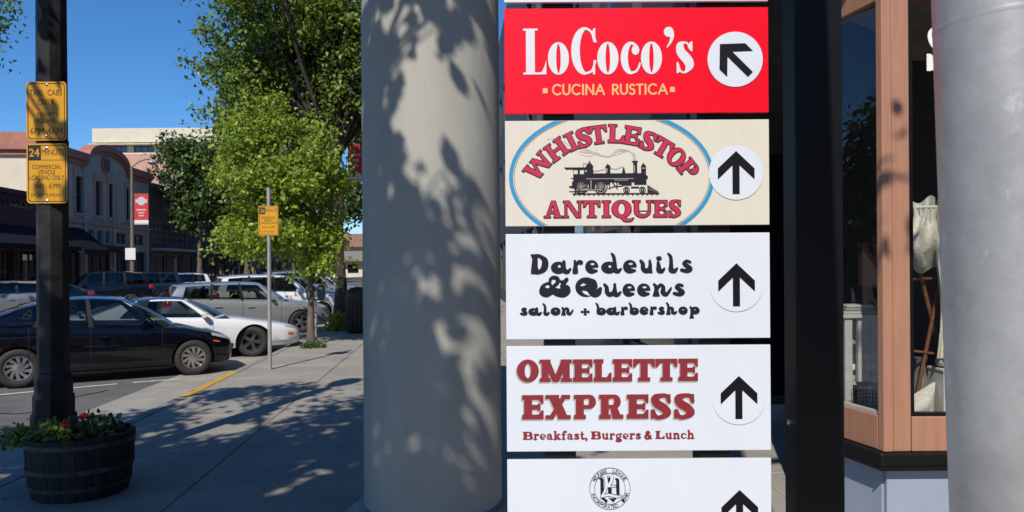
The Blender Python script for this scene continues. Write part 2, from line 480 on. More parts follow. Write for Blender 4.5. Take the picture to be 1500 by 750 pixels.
for a in (0.15, 4.0, 8.2, 10.9, 13.95):
    w = MB(); w.box(a-0.18, a+0.18, -0.12, -0.003, 0, 8.49); w.build('pilaster', M_stucco, b2)
w = MB(); w.box(0.35, BW, -0.16, -0.004, 4.75, 5.0); w.build('band', mat('rose_band', (0.40, 0.27, 0.25), 0.8), b2)
for h in wins:
    window(b2, h, M_frame_d, M_winglass, sill=M_stucco)
    w = MB(); w.prism([(h[0]-0.22, h[3]+0.003), (h[1]+0.22, h[3]+0.003), (h[1]+0.32, h[3]+0.4), (h[0]-0.32, h[3]+0.4)], -0.1, -0.003); w.build('window_hood', M_pink, b2)
    for a_, b_ in ((h[0]-0.2, h[0]-0.003), (h[1]+0.003, h[1]+0.2)):
        w = MB(); w.box(a_, b_, -0.06, -0.003, h[2]-0.02, h[3]); w.build('window_jamb', M_pink, b2)
for h in shops: window(b2, h, M_frame_d, M_winglass, bars=(2, 0), name='shop_window')
for h in trans: window(b2, h, M_frame_l, M_winglass, bars=(1, 0), name='transom')
w = MB(); w.prism([(4.2, 2.95), (8.0, 2.95), (8.0, 3.35), (4.2, 3.35)], -1.2, -0.005); w.build('canopy', M_dark, b2)
M_navy = mat('navy_awning', (0.008, 0.010, 0.016), 0.85, var=0.2, spec=0.2)
w = MB(); w.add([(0.4, -0.02, 4.4), (3.8, -0.02, 4.4), (3.8, -1.7, 3.0), (0.4, -1.7, 3.0), (0.4, -0.02, 2.9), (3.8, -0.02, 2.9), (3.8, -1.7, 2.7), (0.4, -1.7, 2.7)],
      [(0, 3, 2, 1), (3, 7, 6, 2), (0, 4, 7, 3), (1, 2, 6, 5), (4, 5, 6, 7), (0, 1, 5, 4)]); w.build('awning', M_navy, b2)

# --- maroon one-storey shop at the left
b1 = empty('maroon_shop', st(30, VF), RB, 'low dark maroon brick shopfront with awning at the left edge', 'building')
w = MB(); sh = [(10.6, 13.0, 0.4, 2.9), (13.4, 16.2, 0.05, 2.9), (5.0, 9.8, 0.4, 2.9), (1, 4.4, 0.4, 2.9)]
facade(w, 0, 16.88, 0, 5.9, sh); shell(w, 0, 16.88, 16, 5.9); w.build('wall', M_maroon, b1)
w = MB(); w.box(-0.1, 16.87, -0.2, 0.4, 5.903, 6.15); w.build('coping', M_maroon, b1)
for k in range(34):
    w = MB(); w.box(0.2+k*0.49, 0.42+k*0.49, -0.09, -0.003, 5.35, 5.6); w.build('dentil', M_maroon, b1)
for h in sh: window(b1, h, M_frame_d, M_winglass, bars=(3, 1), name='shop_window')
w = MB(); w.add([(0.2, -0.02, 4.2), (16.6, -0.02, 4.2), (16.6, -1.9, 3.1), (0.2, -1.9, 3.1), (0.2, -0.02, 2.95), (16.6, -0.02, 2.95), (16.6, -1.9, 2.85), (0.2, -1.9, 2.85)],
      [(0, 3, 2, 1), (3, 7, 6, 2), (0, 4, 7, 3), (1, 2, 6, 5), (4, 5, 6, 7), (0, 1, 5, 4)]); w.build('awning', M_navy, b1)

# --- dark clerestory shops, further along
b3 = empty('clerestory_shop', st(61.4, VF), RB, 'dark brown shop building with a grid of clerestory panes behind the red banner', 'building')
w = MB(); M_brown = mat('dark_brown_wall', (0.13, 0.11, 0.095), 0.85, var=0.2, scale=1.5)
cl = [(0.8+k*1.25, 1.8+k*1.25, 3.9, 5.6) for k in range(22)]
sh3 = [(0.8+k*3.4, 3.6+k*3.4, 0.4, 3.0) for k in range(8)]
facade(w, 0, 29, 0, 8.2, cl + sh3); shell(w, 0, 29, 16, 8.2); w.build('wall', M_brown, b3)
for h in cl: window(b3, h, M_frame_l, M_winglass, bars=(1, 2), name='clerestory')
for h in sh3: window(b3, h, M_frame_l, M_winglass, bars=(1, 0), name='shop_window')
w = MB(); w.box(0, 29, -0.3, 0.3, 8.203, 8.6); w.build('cornice', M_brown, b3)
w = MB(); w.box(0.2, 28.8, -1.3, -0.005, 3.25, 3.45); w.build('canopy', M_frame_l, b3)
b5 = empty('plain_shop', st(90.8, VF), RB, 'plain grey shop block further down the street behind tree trunks', 'building')
w = MB(); sh5 = [(1+k*4.0, 4.2+k*4.0, 0.4, 3.2) for k in range(12)] + [(1.5+k*4.0, 2.9+k*4.0, 4.6, 6.4) for k in range(12)]
facade(w, 0, 50, 0, 7.6, sh5); shell(w, 0, 50, 16, 7.6); w.build('wall', mat('grey_block', (0.2, 0.19, 0.175), 0.85), b5)
for h in sh5: window(b5, h, M_frame_l, M_winglass, bars=(1, 0))

# --- pale block rising behind the roofs
bx0, bx1 = at(142, 300, 95).x, at(330, 300, 95).x
b4 = empty('roof_block', (bx0, 95, 0), 0, 'cream and pink multi-storey block rising behind the roofs', 'building')
W4 = bx1 - bx0
zz = lambda y: EYE + (HY - y + 3.6) / F * 95
w = MB(); w4 = []
for k in range(5):
    w4.append((1.3 + k*3.4, 3.9 + k*3.4, zz(223), zz(209)))
facade(w, 0, W4, zz(226), zz(192), w4); shell(w, 0, W4, 20, zz(192)); w.build('wall', M_cream, b4)
w = MB(); facade(w, 0, W4, 0, zz(226) - 0.01, [(4.6+k*3.4, 6.4+k*3.4, zz(270), zz(256)) for k in range(4)], y=-0.35); w.add([(0, -0.35, zz(226)-0.01), (W4, -0.35, zz(226)-0.01), (W4, 0, zz(226)-0.01), (0, 0, zz(226)-0.01)], [(0, 1, 2, 3)])
w.add([(0, -0.35, 0), (0, -0.35, zz(226)-0.01), (0, 0, zz(226)-0.01), (0, 0, 0)], [(0, 1, 2, 3)])
w.build('lower_wall', M_pink, b4)
for k in range(4): window(b4, (4.6+k*3.4, 6.4+k*3.4, zz(270), zz(256)), M_frame_d, M_winglass, y=-0.35)
M_bluegl = mat('blue_window_glass', (0.05, 0.10, 0.16), 0.05, spec=0.9)
for h in w4: window(b4, h, M_frame_d, M_bluegl, bars=(2, 0), fw=0.14)
w = MB(); w.box(-0.6, W4, -0.9, 0.1, zz(213), zz(211.5)); w.box(-0.3, W4, -0.42, -0.003, zz(209), zz(192)+0.3); w.build('roof_fascia', M_cream, b4)

# --- low building closing the street
e0 = at(455, 395, 150)
b6 = empty('street_end_building', (e0.x, 150, 0), 0, 'low white building with brown roof closing the end of the street', 'building')
w = MB(); h6 = [(1+k*3.2, 3.2+k*3.2, 0.8, 2.6) for k in range(9)]
facade(w, 0, 30, 0, 6.0, h6); shell(w, 0, 30, 15, 6.0); w.build('wall', mat('offwhite_wall', (0.6, 0.56, 0.5), 0.8), b6)
for h in h6: window(b6, h, M_frame_d, M_winglass)
w = MB(); w.box(-0.5, 30.5, -1.2, 15, 6.003, 8.6); w.build('roof', mat('brown_roof', (0.3, 0.17, 0.12), 0.8), b6)
w = MB(); w.box(-0.5, 30.5, -1.6, -0.01, 3.2, 5.2); w.build('fascia', mat('grey_brown_fascia', (0.24, 0.22, 0.19), 0.8), b6)  # even grey-brown, darker than the wall

# ------------------------------------------------------------------ antique shop on the right
M_frame = mat('salmon_frame_paint', (0.37, 0.185, 0.115), 0.55, var=0.10, scale=3, bump=0.06, bscale=30, stretch=(8, 8, 0.6))
M_blue = mat('grey_blue_paint', (0.285, 0.335, 0.42), 0.55, var=0.06, scale=3)
M_glass = glass('shop_glass', (0.95, 0.96, 0.955), 1.5)
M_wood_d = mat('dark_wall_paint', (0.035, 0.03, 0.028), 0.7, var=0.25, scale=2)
CXY = Vector((2.222, 4.5, 0)); SD = Vector((-0.184, 0.80, 0)); SLN = SD.length; SDN = SD.normalized(); SNR = Vector((SDN.y, -SDN.x, 0))  # side run, inward normal
shop = empty('antique_shop', CXY, 0, 'shopfront with salmon window frames and blue-grey bulkhead behind the galvanized pole', 'building')
def ob(mb, s0, s1, n0, n1, z0, z1):         # box along the angled side: s along, n inwards (negative: proud of the wall)
    P = [SDN*s0 + SNR*n0, SDN*s1 + SNR*n0, SDN*s1 + SNR*n1, SDN*s0 + SNR*n1]
    mb.slab([(p.x, p.y) for p in P], z0, z1); return mb
FX = 4.4                                    # front run length
w = MB(); w.box(0.03, FX, 0.03, 0.15, 0, 0.468); ob(w, 0.06, SLN, 0.03, 0.15, 0, 0.468); w.build('bulkhead', M_blue, shop)
w = MB(); P = [Vector((-0.035, -0.03, 0)), Vector((FX, -0.03, 0)), Vector((FX, 0.12, 0)), Vector((0.1, 0.12, 0)), SDN*SLN + SNR*0.12, SDN*SLN - SNR*0.03]
w.slab([(p.x, p.y) for p in P], 0.47, 0.578); w.build('sill_moulding', M_black, shop, bevel=0.012)
w = MB(); P = [Vector((-0.05, -0.045, 0)), Vector((FX, -0.045, 0)), Vector((FX, -0.031, 0)), Vector((-0.036, -0.031, 0))]
w.slab([(p.x, p.y) for p in P], 0.485, 0.50); ob(w, -0.03, SLN, -0.045, -0.031, 0.485, 0.50); w.build('moulding_bead', M_black, shop)
for za, zb in ((0.581, 0.79), (3.3, 3.6)):
    w = MB(); w.box(0.17, FX, 0.002, 0.09, za, zb); w.build('rail', M_frame, shop, bevel=0.006)
    w = MB(); ob(w, 0.055, SLN - 0.1, 0.002, 0.09, za, zb); w.build('rail', M_frame, shop, bevel=0.006)
w = MB(); P = [Vector((0, 0, 0)), Vector((0.058, 0, 0)), Vector((0.058, 0.09, 0)), Vector((0.09, 0.1, 0)), SDN*0.05 + SNR*0.09, SDN*0.05]
w.slab([(p.x, p.y) for p in P], 0.581, 3.6); w.build('corner_post', M_frame, shop, bevel=0.004)
w = MB(); w.box(0.061, 0.166, 0.004, 0.09, 0.581, 3.6); w.build('stile', M_frame, shop, bevel=0.006)
w = MB(); ob(w, SLN - 0.098, SLN, 0.002, 0.09, 0.581, 3.6); w.build('stile', M_frame, shop, bevel=0.004)
w = MB(); w.box(0.167, 0.19, 0.012, 0.05, 0.792, 3.298); w.box(0.19, FX, 0.012, 0.05, 0.792, 0.812); w.build('glazing_bead', M_black, shop)
w = MB(); ob(w, 0.052, 0.066, 0.014, 0.05, 0.792, 3.298); ob(w, 0.066, SLN-0.1, 0.014, 0.05, 0.792, 0.81); w.build('glazing_bead', M_frame_l, shop)
w = MB(); w.box(0.18, FX, 0.03, 0.036, 0.80, 3.3); pane_f = w.build('window_pane', M_glass, shop)
w = MB(); ob(w, 0.06, SLN-0.09, 0.03, 0.036, 0.80, 3.3); w.build('window_pane', M_glass, shop)
w = MB(); w.box(FX, FX+0.3, 0.0, 0.12, 0, 3.6); w.build('end_pier', M_frame, shop)
w = MB(); P = [Vector((-0.06, -0.06, 0)), Vector((FX+0.3, -0.06, 0)), Vector((FX+0.3, 12, 0)), Vector((1.2, 12, 0)), SDN*SLN + Vector((1.2, 1.0, 0)), SDN*SLN - SNR*0.06]
w.slab([(p.x, p.y) for p in P], 3.603, 5.4); w.build('upper_wall', mat('upper_shop_wall', (0.3, 0.27, 0.23), 0.8), shop)
# display floor and dark backdrop of the window bay
e = SDN*SLN
w = MB(); P = [Vector((0.1, 0.095, 0)), Vector((FX, 0.095, 0)), Vector((FX, 2.4, 0)), Vector((1.4, 1.9, 0)), e + SNR*0.1]
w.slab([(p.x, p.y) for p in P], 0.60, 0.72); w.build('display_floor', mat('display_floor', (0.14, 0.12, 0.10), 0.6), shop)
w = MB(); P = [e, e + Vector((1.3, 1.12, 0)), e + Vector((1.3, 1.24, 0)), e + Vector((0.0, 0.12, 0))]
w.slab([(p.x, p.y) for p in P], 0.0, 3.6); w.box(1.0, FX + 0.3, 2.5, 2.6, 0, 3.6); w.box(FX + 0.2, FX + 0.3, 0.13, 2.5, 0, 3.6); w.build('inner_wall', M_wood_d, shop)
# recessed entry and the shops beyond it
en = empty('neighbour_shops', st(7.9, -2.5), math.pi/2 + SA, 'dark shopfronts continuing along the sidewalk behind the directory sign', 'building')
w = MB()
hs = [(0.5 + k*3.0, 3.1 + k*3.0, 0.55, 3.0) for k in range(16)]
for h in hs: pass
def rfac(mb, x0, x1, z0, z1, holes):        # faces local +y (towards the street)
    t = MB(); facade(t, x0, x1, z0, z1, holes); mb.add([(x, -y, z) for x, y, z in t.v], [f[::-1] for f in t.f])
up_ = [(0.8 + k*3.0, 2.4 + k*3.0, z_, z_ + 2.0) for k in range(16) for z_ in (5.0, 8.6)]
rfac(w, 0, 160, 0, 13.8, hs + up_)
w.add([(0, 0, 0), (0, 0, 13.8), (0, -9, 13.8), (0, -9, 0)], [(3, 2, 1, 0)]); w.add([(0, 0, 13.8), (160, 0, 13.8), (160, -9, 13.8), (0, -9, 13.8)], [(3, 2, 1, 0)])
w.build('wall', mat('charcoal_wall', (0.05, 0.05, 0.055), 0.6, var=0.3), en)
for a, b, c, d in up_:
    p = MB(); p.box(a+.02, b-.02, -0.14, -0.13, c+.02, d-.02); p.build('upper_pane', M_winglass, en)
w = MB(); w.box(-0.03, -0.004, -3, 0.02, 0.0, 0.2); w.build('plinth', M_blue, en)
M_dkgl = mat('deep_glass', (0.01, 0.012, 0.014), 0.08, spec=0.7)
w = MB(); w.box(-0.03, -0.006, -2.8, -0.25, 0.3, 2.9); w.build('return_pane', M_dkgl, en)
for h in hs:
    f = MB(); a, b, c, d = h
    f.box(a, a+0.07, -0.16, -0.08, c, d); f.box(b-0.07, b, -0.16, -0.08, c, d); f.box(a+.07, b-.07, -0.16, -0.08, c, c+.07); f.box(a+.07, b-.07, -.16, -.08, 2.3, 2.37)
    o = f.build('shop_window', M_frame_d, en)
    p = MB(); p.box(a+.03, b-.03, -0.14, -0.13, c+.03, d-.01); p.build('pane', M_dkgl, o)

# --- the row goes on behind the camera on the right (seen only in reflections)
rb = empty('corner_building', (4.6, -34, 0), 0, 'brown brick corner building behind the camera, outside the picture', 'building')
w = MB(); hb_ = [(1.2+k*3.6, 3.8+k*3.6, 0.6, 3.0) for k in range(8)] + [(1.6+k*3.6, 3.2+k*3.6, 4.4, 6.4) for k in range(8)]
t_ = MB(); facade(t_, 0, 30, 0, 8, hb_); w.add([(y, 30-x, z) for x, y, z in t_.v], t_.f)
w.add([(0, 0, 0), (12, 0, 0), (12, 0, 8), (0, 0, 8)], [(0, 1, 2, 3)]); w.add([(0, 30, 0), (12, 30, 0), (12, 30, 8), (0, 30, 8)], [(3, 2, 1, 0)]); w.add([(0, 0, 8), (12, 0, 8), (12, 30, 8), (0, 30, 8)], [(0, 1, 2, 3)])
w.build('wall', mat('brown_brick', (0.16, 0.085, 0.06), 0.85, var=0.25, scale=4), rb)
# ------------------------------------------------------------------ flat print: shapes drawn as fields, contoured into thin meshes
def arcp(cx, cy, rx, ry, a0, a1, n=20):
    return [(cx + rx*math.cos(R(a0 + (a1-a0)*i/n)), cy + ry*math.sin(R(a0 + (a1-a0)*i/n))) for i in range(n+1)]
def ell(cx, cy, rx, ry, n=36): return arcp(cx, cy, rx, ry, 0, 360*(n-1)/n, n-1)
def rect(x0, y0, x1, y1): return [(x0, y0), (x1, y0), (x1, y1), (x0, y1)]
def spline(pts, n=6):
    P = np.array(pts, float)
    if len(P) < 3: return pts
    Q = np.vstack([2*P[0]-P[1], P, 2*P[-1]-P[-2]]); out = []
    for i in range(1, len(Q)-2):
        for k in range(n):
            t = k/n
            out.append(tuple(0.5*((2*Q[i]) + (-Q[i-1]+Q[i+1])*t + (2*Q[i-1]-5*Q[i]+4*Q[i+1]-Q[i+2])*t*t + (-Q[i-1]+3*Q[i]-3*Q[i+1]+Q[i+2])*t**3)))
    out.append(tuple(P[-1])); return out
# ops: ('+', polygon)  ('-', polygon)  ('s', [(x, y, r), ...])  ('t', same, cut away)
def PL(p): return ('+', p)
def MI(p): return ('-', p)
def ST(p, sm=True): return ('s', spline(p) if sm else p)
def xf(ops, fn, sc=1.0):
    out = []
    for k, p in ops:
        if k in '+-': out.append((k, [fn(x, y) for x, y in p]))
        else: out.append((k, [(*fn(q[0], q[1]), q[2]*sc) for q in p]))
    return out
def place(ops, x, y, sx, sy, sk=0.0):      # unit glyph (y up) into a y-down drawing, baseline at y
    return xf(ops, lambda a, b: (x + a*sx + b*sk, y - b*sy), min(sx, sy))

class Field:
    def __init__(s, x0, y0, x1, y1, h=1.6):
        s.x0, s.y0, s.h = x0, y0, h
        s.nx, s.ny = int((x1-x0)/h)+2, int((y1-y0)/h)+2
        s.f = np.full((s.ny, s.nx), 1e3)
    def glyph(s, ops, pad=8):
        xs = [q[0] for k, p in ops for q in p]; ys = [q[1] for k, p in ops for q in p]
        rr = max([q[2] for k, p in ops if k in 'st' for q in p] + [0]) + pad
        i0 = max(0, int((min(xs)-rr-s.x0)/s.h)); i1 = min(s.nx, int((max(xs)+rr-s.x0)/s.h)+2)
        j0 = max(0, int((min(ys)-rr-s.y0)/s.h)); j1 = min(s.ny, int((max(ys)+rr-s.y0)/s.h)+2)
        if i1 <= i0 or j1 <= j0: return
        X, Y = np.meshgrid(s.x0 + np.arange(i0, i1)*s.h, s.y0 + np.arange(j0, j1)*s.h)
        d = np.full(X.shape, 1e3)
        for k, p in ops:
            if k in '+-':
                q = s.poly(p, X, Y)
                d = np.minimum(d, q) if k == '+' else np.maximum(d, -q)
            else:
                q = s.stroke(p, X, Y)
                d = np.minimum(d, q) if k == 's' else np.maximum(d, -q)
        s.f[j0:j1, i0:i1] = np.minimum(s.f[j0:j1, i0:i1], d)
    @staticmethod
    def poly(p, X, Y):
        d = np.full(X.shape, 1e9); ins = np.zeros(X.shape, bool); n = len(p)
        for i in range(n):
            ax, ay = p[i]; bx, by = p[(i+1) % n]
            ex, ey = bx-ax, by-ay; L = ex*ex+ey*ey
            if L < 1e-9: continue
            wx, wy = X-ax, Y-ay
            t = np.clip((wx*ex+wy*ey)/L, 0, 1)
            d = np.minimum(d, (wx-ex*t)**2 + (wy-ey*t)**2)
            if abs(ey) > 1e-12:
                c = ((ay > Y) != (by > Y)) & (X < ex*(Y-ay)/ey + ax)
                ins ^= c
        d = np.sqrt(d)
        return np.where(ins, -d, d)
    @staticmethod
    def stroke(p, X, Y):
        d = np.full(X.shape, 1e9)
        for a, b in zip(p[:-1], p[1:]):
            ex, ey = b[0]-a[0], b[1]-a[1]; L = ex*ex+ey*ey
            if L < 1e-9: continue
            wx, wy = X-a[0], Y-a[1]
            t = np.clip((wx*ex+wy*ey)/L, 0, 1)
            d = np.minimum(d, np.hypot(wx-ex*t, wy-ey*t) - (a[2] + (b[2]-a[2])*t))
        return d
    def mesh(s, grow=0.0, tx=None, F2=None):
        """contour f < grow -> verts (x, y), faces"""
        f = (s.f if F2 is None else F2) - grow
        vs, fs = [], []; h = s.h
        ins = f < 0
        full = ins[:-1, :-1] & ins[1:, :-1] & ins[:-1, 1:] & ins[1:, 1:]
        anyi = ins[:-1, :-1] | ins[1:, :-1] | ins[:-1, 1:] | ins[1:, 1:]
        for j in range(full.shape[0]):
            row = full[j]
            if not row.any(): continue
            dd = np.diff(np.concatenate([[0], row.astype(int), [0]]))
            for a, b in zip(np.where(dd == 1)[0], np.where(dd == -1)[0]):
                k = len(vs); xa, xb, ya, yb = s.x0+a*h, s.x0+b*h, s.y0+j*h, s.y0+(j+1)*h
                vs += [(xa, ya), (xb, ya), (xb, yb), (xa, yb)]; fs.append((k, k+1, k+2, k+3))
        for j, i in zip(*np.where(anyi & ~full)):
            c = [(i, j), (i+1, j), (i+1, j+1), (i, j+1)]
            val = [f[y, x] for x, y in c]
            poly = []
            for k in range(4):
                a, b = val[k], val[(k+1) % 4]
                if a < 0: poly.append((s.x0+c[k][0]*h, s.y0+c[k][1]*h))
                if (a < 0) != (b < 0):
                    t = a/(a-b); p, q = c[k], c[(k+1) % 4]
                    poly.append((s.x0+(p[0]+(q[0]-p[0])*t)*h, s.y0+(p[1]+(q[1]-p[1])*t)*h))
            if len(poly) >= 3:
                k = len(vs); vs += poly; fs.append(tuple(range(k, k+len(poly))))
        return vs, fs

# ------------------------------------------------------------------ serif capitals, s stem, t thin, f slab height, e slab overhang
def caps(ch, s=0.24, t=0.13, f=0.09, e=0.08):
    def foot(x, y=0.0): return PL(rect(x-e, y, x+s+e, y+f))
    def stem(x): return [PL(rect(x, 0, x+s, 1)), PL(rect(x-e, 0, x+s+e, f)), PL(rect(x-e, 1-f, x+s+e, 1))]
    if ch == 'I': return stem(e), s+2*e
    if ch == 'L':
        w = 0.52+s+e; return stem(e) + [PL(rect(0, 0, w, t)), PL([(w-0.26, t-0.01), (w-0.1, 0.40), (w, 0.40), (w, 0), (w-0.26, 0)])], w
    if ch in 'EF':
        w = 0.52+s+e
        o = stem(e) + [PL(rect(0, 1-t, w, 1)), PL([(w-0.24, 1-t+0.01), (w-0.1, 0.64), (w, 0.64), (w, 1), (w-0.24, 1)]),
             PL(rect(e+s-0.02, 0.5-t/2, w-0.16, 0.5+t/2)), PL(rect(w-0.26, 0.35, w-0.14, 0.65))]
        if ch == 'E': o += [PL(rect(0, 0, w, t)), PL([(w-0.24, t-0.01), (w-0.1, 0.37), (w, 0.37), (w, 0), (w-0.24, 0)])]
        return o, w
    if ch == 'T':
        w = 0.70+s; c = w/2
        return [PL(rect(c-s/2, 0, c+s/2, 1)), PL(rect(c-s/2-e*1.3, 0, c+s/2+e*1.3, f)), PL(rect(0, 1-t, w, 1)),
                PL([(0, 1), (0, 0.62), (0.1, 0.62), (0.24, 1-t+0.01), (0.24, 1)]), PL([(w, 1), (w, 0.62), (w-0.1, 0.62), (w-0.24, 1-t+0.01), (w-0.24, 1)])], w
    if ch == 'H':
        w = 0.40+2*s+2*e; return stem(e) + stem(w-e-s) + [PL(rect(e+s-0.02, 0.5-t/2, w-e-s+0.02, 0.5+t/2))], w
    if ch == 'N':
        w = 0.50+2*t+s+2*e
        return [PL(rect(e, 0, e+t, 1)), PL(rect(w-e-t, 0, w-e, 1)), PL([(e, 1), (e+s*1.15, 1), (w-e, 0), (w-e-s*1.15, 0)]),
                PL(rect(0, 0, t+2*e, f)), PL(rect(0, 1-f, e+s*0.6, 1)), PL(rect(w-t-2*e, 1-f, w, 1))], w
    if ch == 'M':
        w = 0.62+2*s+2*e; c = w/2
        return stem(w-e-s) + stem(e) + [PL([(e, 1), (e+s*1.15, 1), (c+s*0.42, 0), (c-s*0.42, 0)]), PL([(w-e, 1), (w-e-s*1.15, 1), (c-s*0.42, 0), (c+s*0.42, 0)])], w
    if ch == 'A':
        w = 1.06+0.3*s; c = w/2
        return [PL([(c-0.10, 1.0), (c+s*0.55, 1.0), (w-0.1, 0), (w-0.1-s*1.15, 0)]), PL([(c-0.10, 1.0), (c+0.06, 1.0), (0.1+t*1.1, 0), (0.1, 0)]),
                PL(rect(0.26, 0.25, w-0.36, 0.25+t)), PL(rect(0, 0, 0.1+t*1.1+e+0.04, f)), PL(rect(w-0.1-s*1.15-e-0.02, 0, w, f))], w
    if ch == 'W':
        w = 1.42+0.4*s; q = w/4
        def dg(x0, x1, th): return PL([(x0, 1), (x0+th, 1), (x1+th, 0), (x1, 0)])
        return [dg(0.08, q-0.02, s*1.05), PL([(q-0.02, 0), (q+t, 0), (2*q+t*0.8, 1), (2*q-t*0.2, 1)]), dg(2*q-s*0.55, 3*q-0.06, s*1.05), PL([(3*q-0.06, 0), (3*q+t, 0), (w-0.08, 1), (w-0.08-t, 1)]),
                PL(rect(0, 1-f, 0.08+s+e, 1)), PL(rect(w-0.08-t-e, 1-f, w, 1))], w
    if ch == 'X':
        w = 0.98+0.25*s
        return [PL([(0.1, 1), (0.1+s*1.3, 1), (w-0.08, 0), (w-0.08-s*1.3, 0)]), PL([(w-0.12, 1), (w-0.12-t*1.5, 1), (0.1, 0), (0.1+t*1.5, 0)]),
                PL(rect(0, 1-f, 0.12+s*1.3+e, 1)), PL(rect(w-0.14-t*1.5-e, 1-f, w-0.02, 1)), PL(rect(0, 0, 0.1+t*1.5+e, f)), PL(rect(w-0.08-s*1.3-e, 0, w, f))], w
    if ch in 'OQ':
        w = 0.62+1.25*s; c = w/2
        o = [PL(ell(c, 0.5, c, 0.52)), MI(ell(c, 0.5, max(c-s*1.1, 0.06), 0.52-t*0.95))]
        if ch == 'Q': o += [ST([(c*0.72, 0.12, 0.05), (c, 0.06, 0.09), (c*1.35, -0.14, 0.10), (c*1.9, -0.17, 0.07), (c*2.2, -0.05, 0.03)])]
        return o, w
    if ch == 'U':
        w = 0.55+s+t+2*e
        o = [PL(rect(e, 0.36, e+s, 1)), PL(rect(w-e-t, 0.36, w-e, 1)), PL(arcp(w/2, 0.38, w/2-e, 0.40, 180, 360)), MI(arcp((e+s+w-e-t)/2, 0.38, (w-2*e-s-t)/2, 0.40-t*1.2, 180, 360)),
             MI(rect(e+s, 0.37, w-e-t, 1.1)), PL(rect(0, 1-f, 2*e+s, 1)), PL(rect(w-2*e-t, 1-f, w, 1))]
        return o, w
    if ch in 'PRB':
        w = 0.50+1.15*s+e; xs = e+s; b = 0.42
        o = [PL(rect(xs-0.02, b, w-0.30, 1)), PL(arcp(w-0.30, (1+b)/2, 0.30, (1-b)/2, -90, 90)),
             MI(rect(xs, b+t*0.8, max(w-0.34, xs+0.05), 1-t*0.8)), MI(arcp(max(w-0.36, xs+0.03), (1+b)/2, max(0.36-s*0.95, 0.05), (1-b)/2-t*0.8, -90, 90))]
        o += stem(e)
        if ch == 'R':
            o += [PL([(xs+0.04, b+t*0.6), (xs+0.04+s*0.9, b+t*0.6), (w+0.06, 0), (w+0.06-s*1.25, 0)]), PL(rect(w-0.02-s, 0, w+0.12, f))]; w += 0.12
        if ch == 'B':
            b2 = 0.0; tp = b+t*0.9; wb = w+0.06
            o += [PL(rect(xs-0.02, 0, wb-0.28, tp)), PL(arcp(wb-0.28, tp/2, 0.28, tp/2, -90, 90)), MI(rect(xs, t*0.8, max(wb-0.34, xs+0.05), tp-t*0.8)), MI(arcp(max(wb-0.36, xs+0.03), tp/2, max(0.34-s*0.9, 0.05), tp/2-t*0.8, -90, 90))]; w = wb
        return o, w
    if ch == 'S':
        w = 0.55+0.9*s; r, h = t*0.52, s*0.56
        o = [ST([(w-0.10, 0.72, r), (w*0.78, 0.92, r), (w*0.48, 0.965-r*.3, r*1.05), (w*0.22, 0.83, h*.9), (w*0.30, 0.62, h), (w*0.62, 0.44, h), (w*0.80, 0.24, h*.9), (w*0.55, 0.04+r*.4, r*1.1), (w*0.24, 0.07, r), (0.09, 0.30, r)]),
             PL([(w-0.14, 1.0), (w-0.03, 1.0), (w-0.03, 0.62), (w-0.10, 0.62), (w-0.24, 0.84)]), PL([(0.0, 0.0), (0.11, 0.0), (0.26, 0.15), (0.10, 0.38), (0.0, 0.38)])]
        return o, w
    return [], 0.4

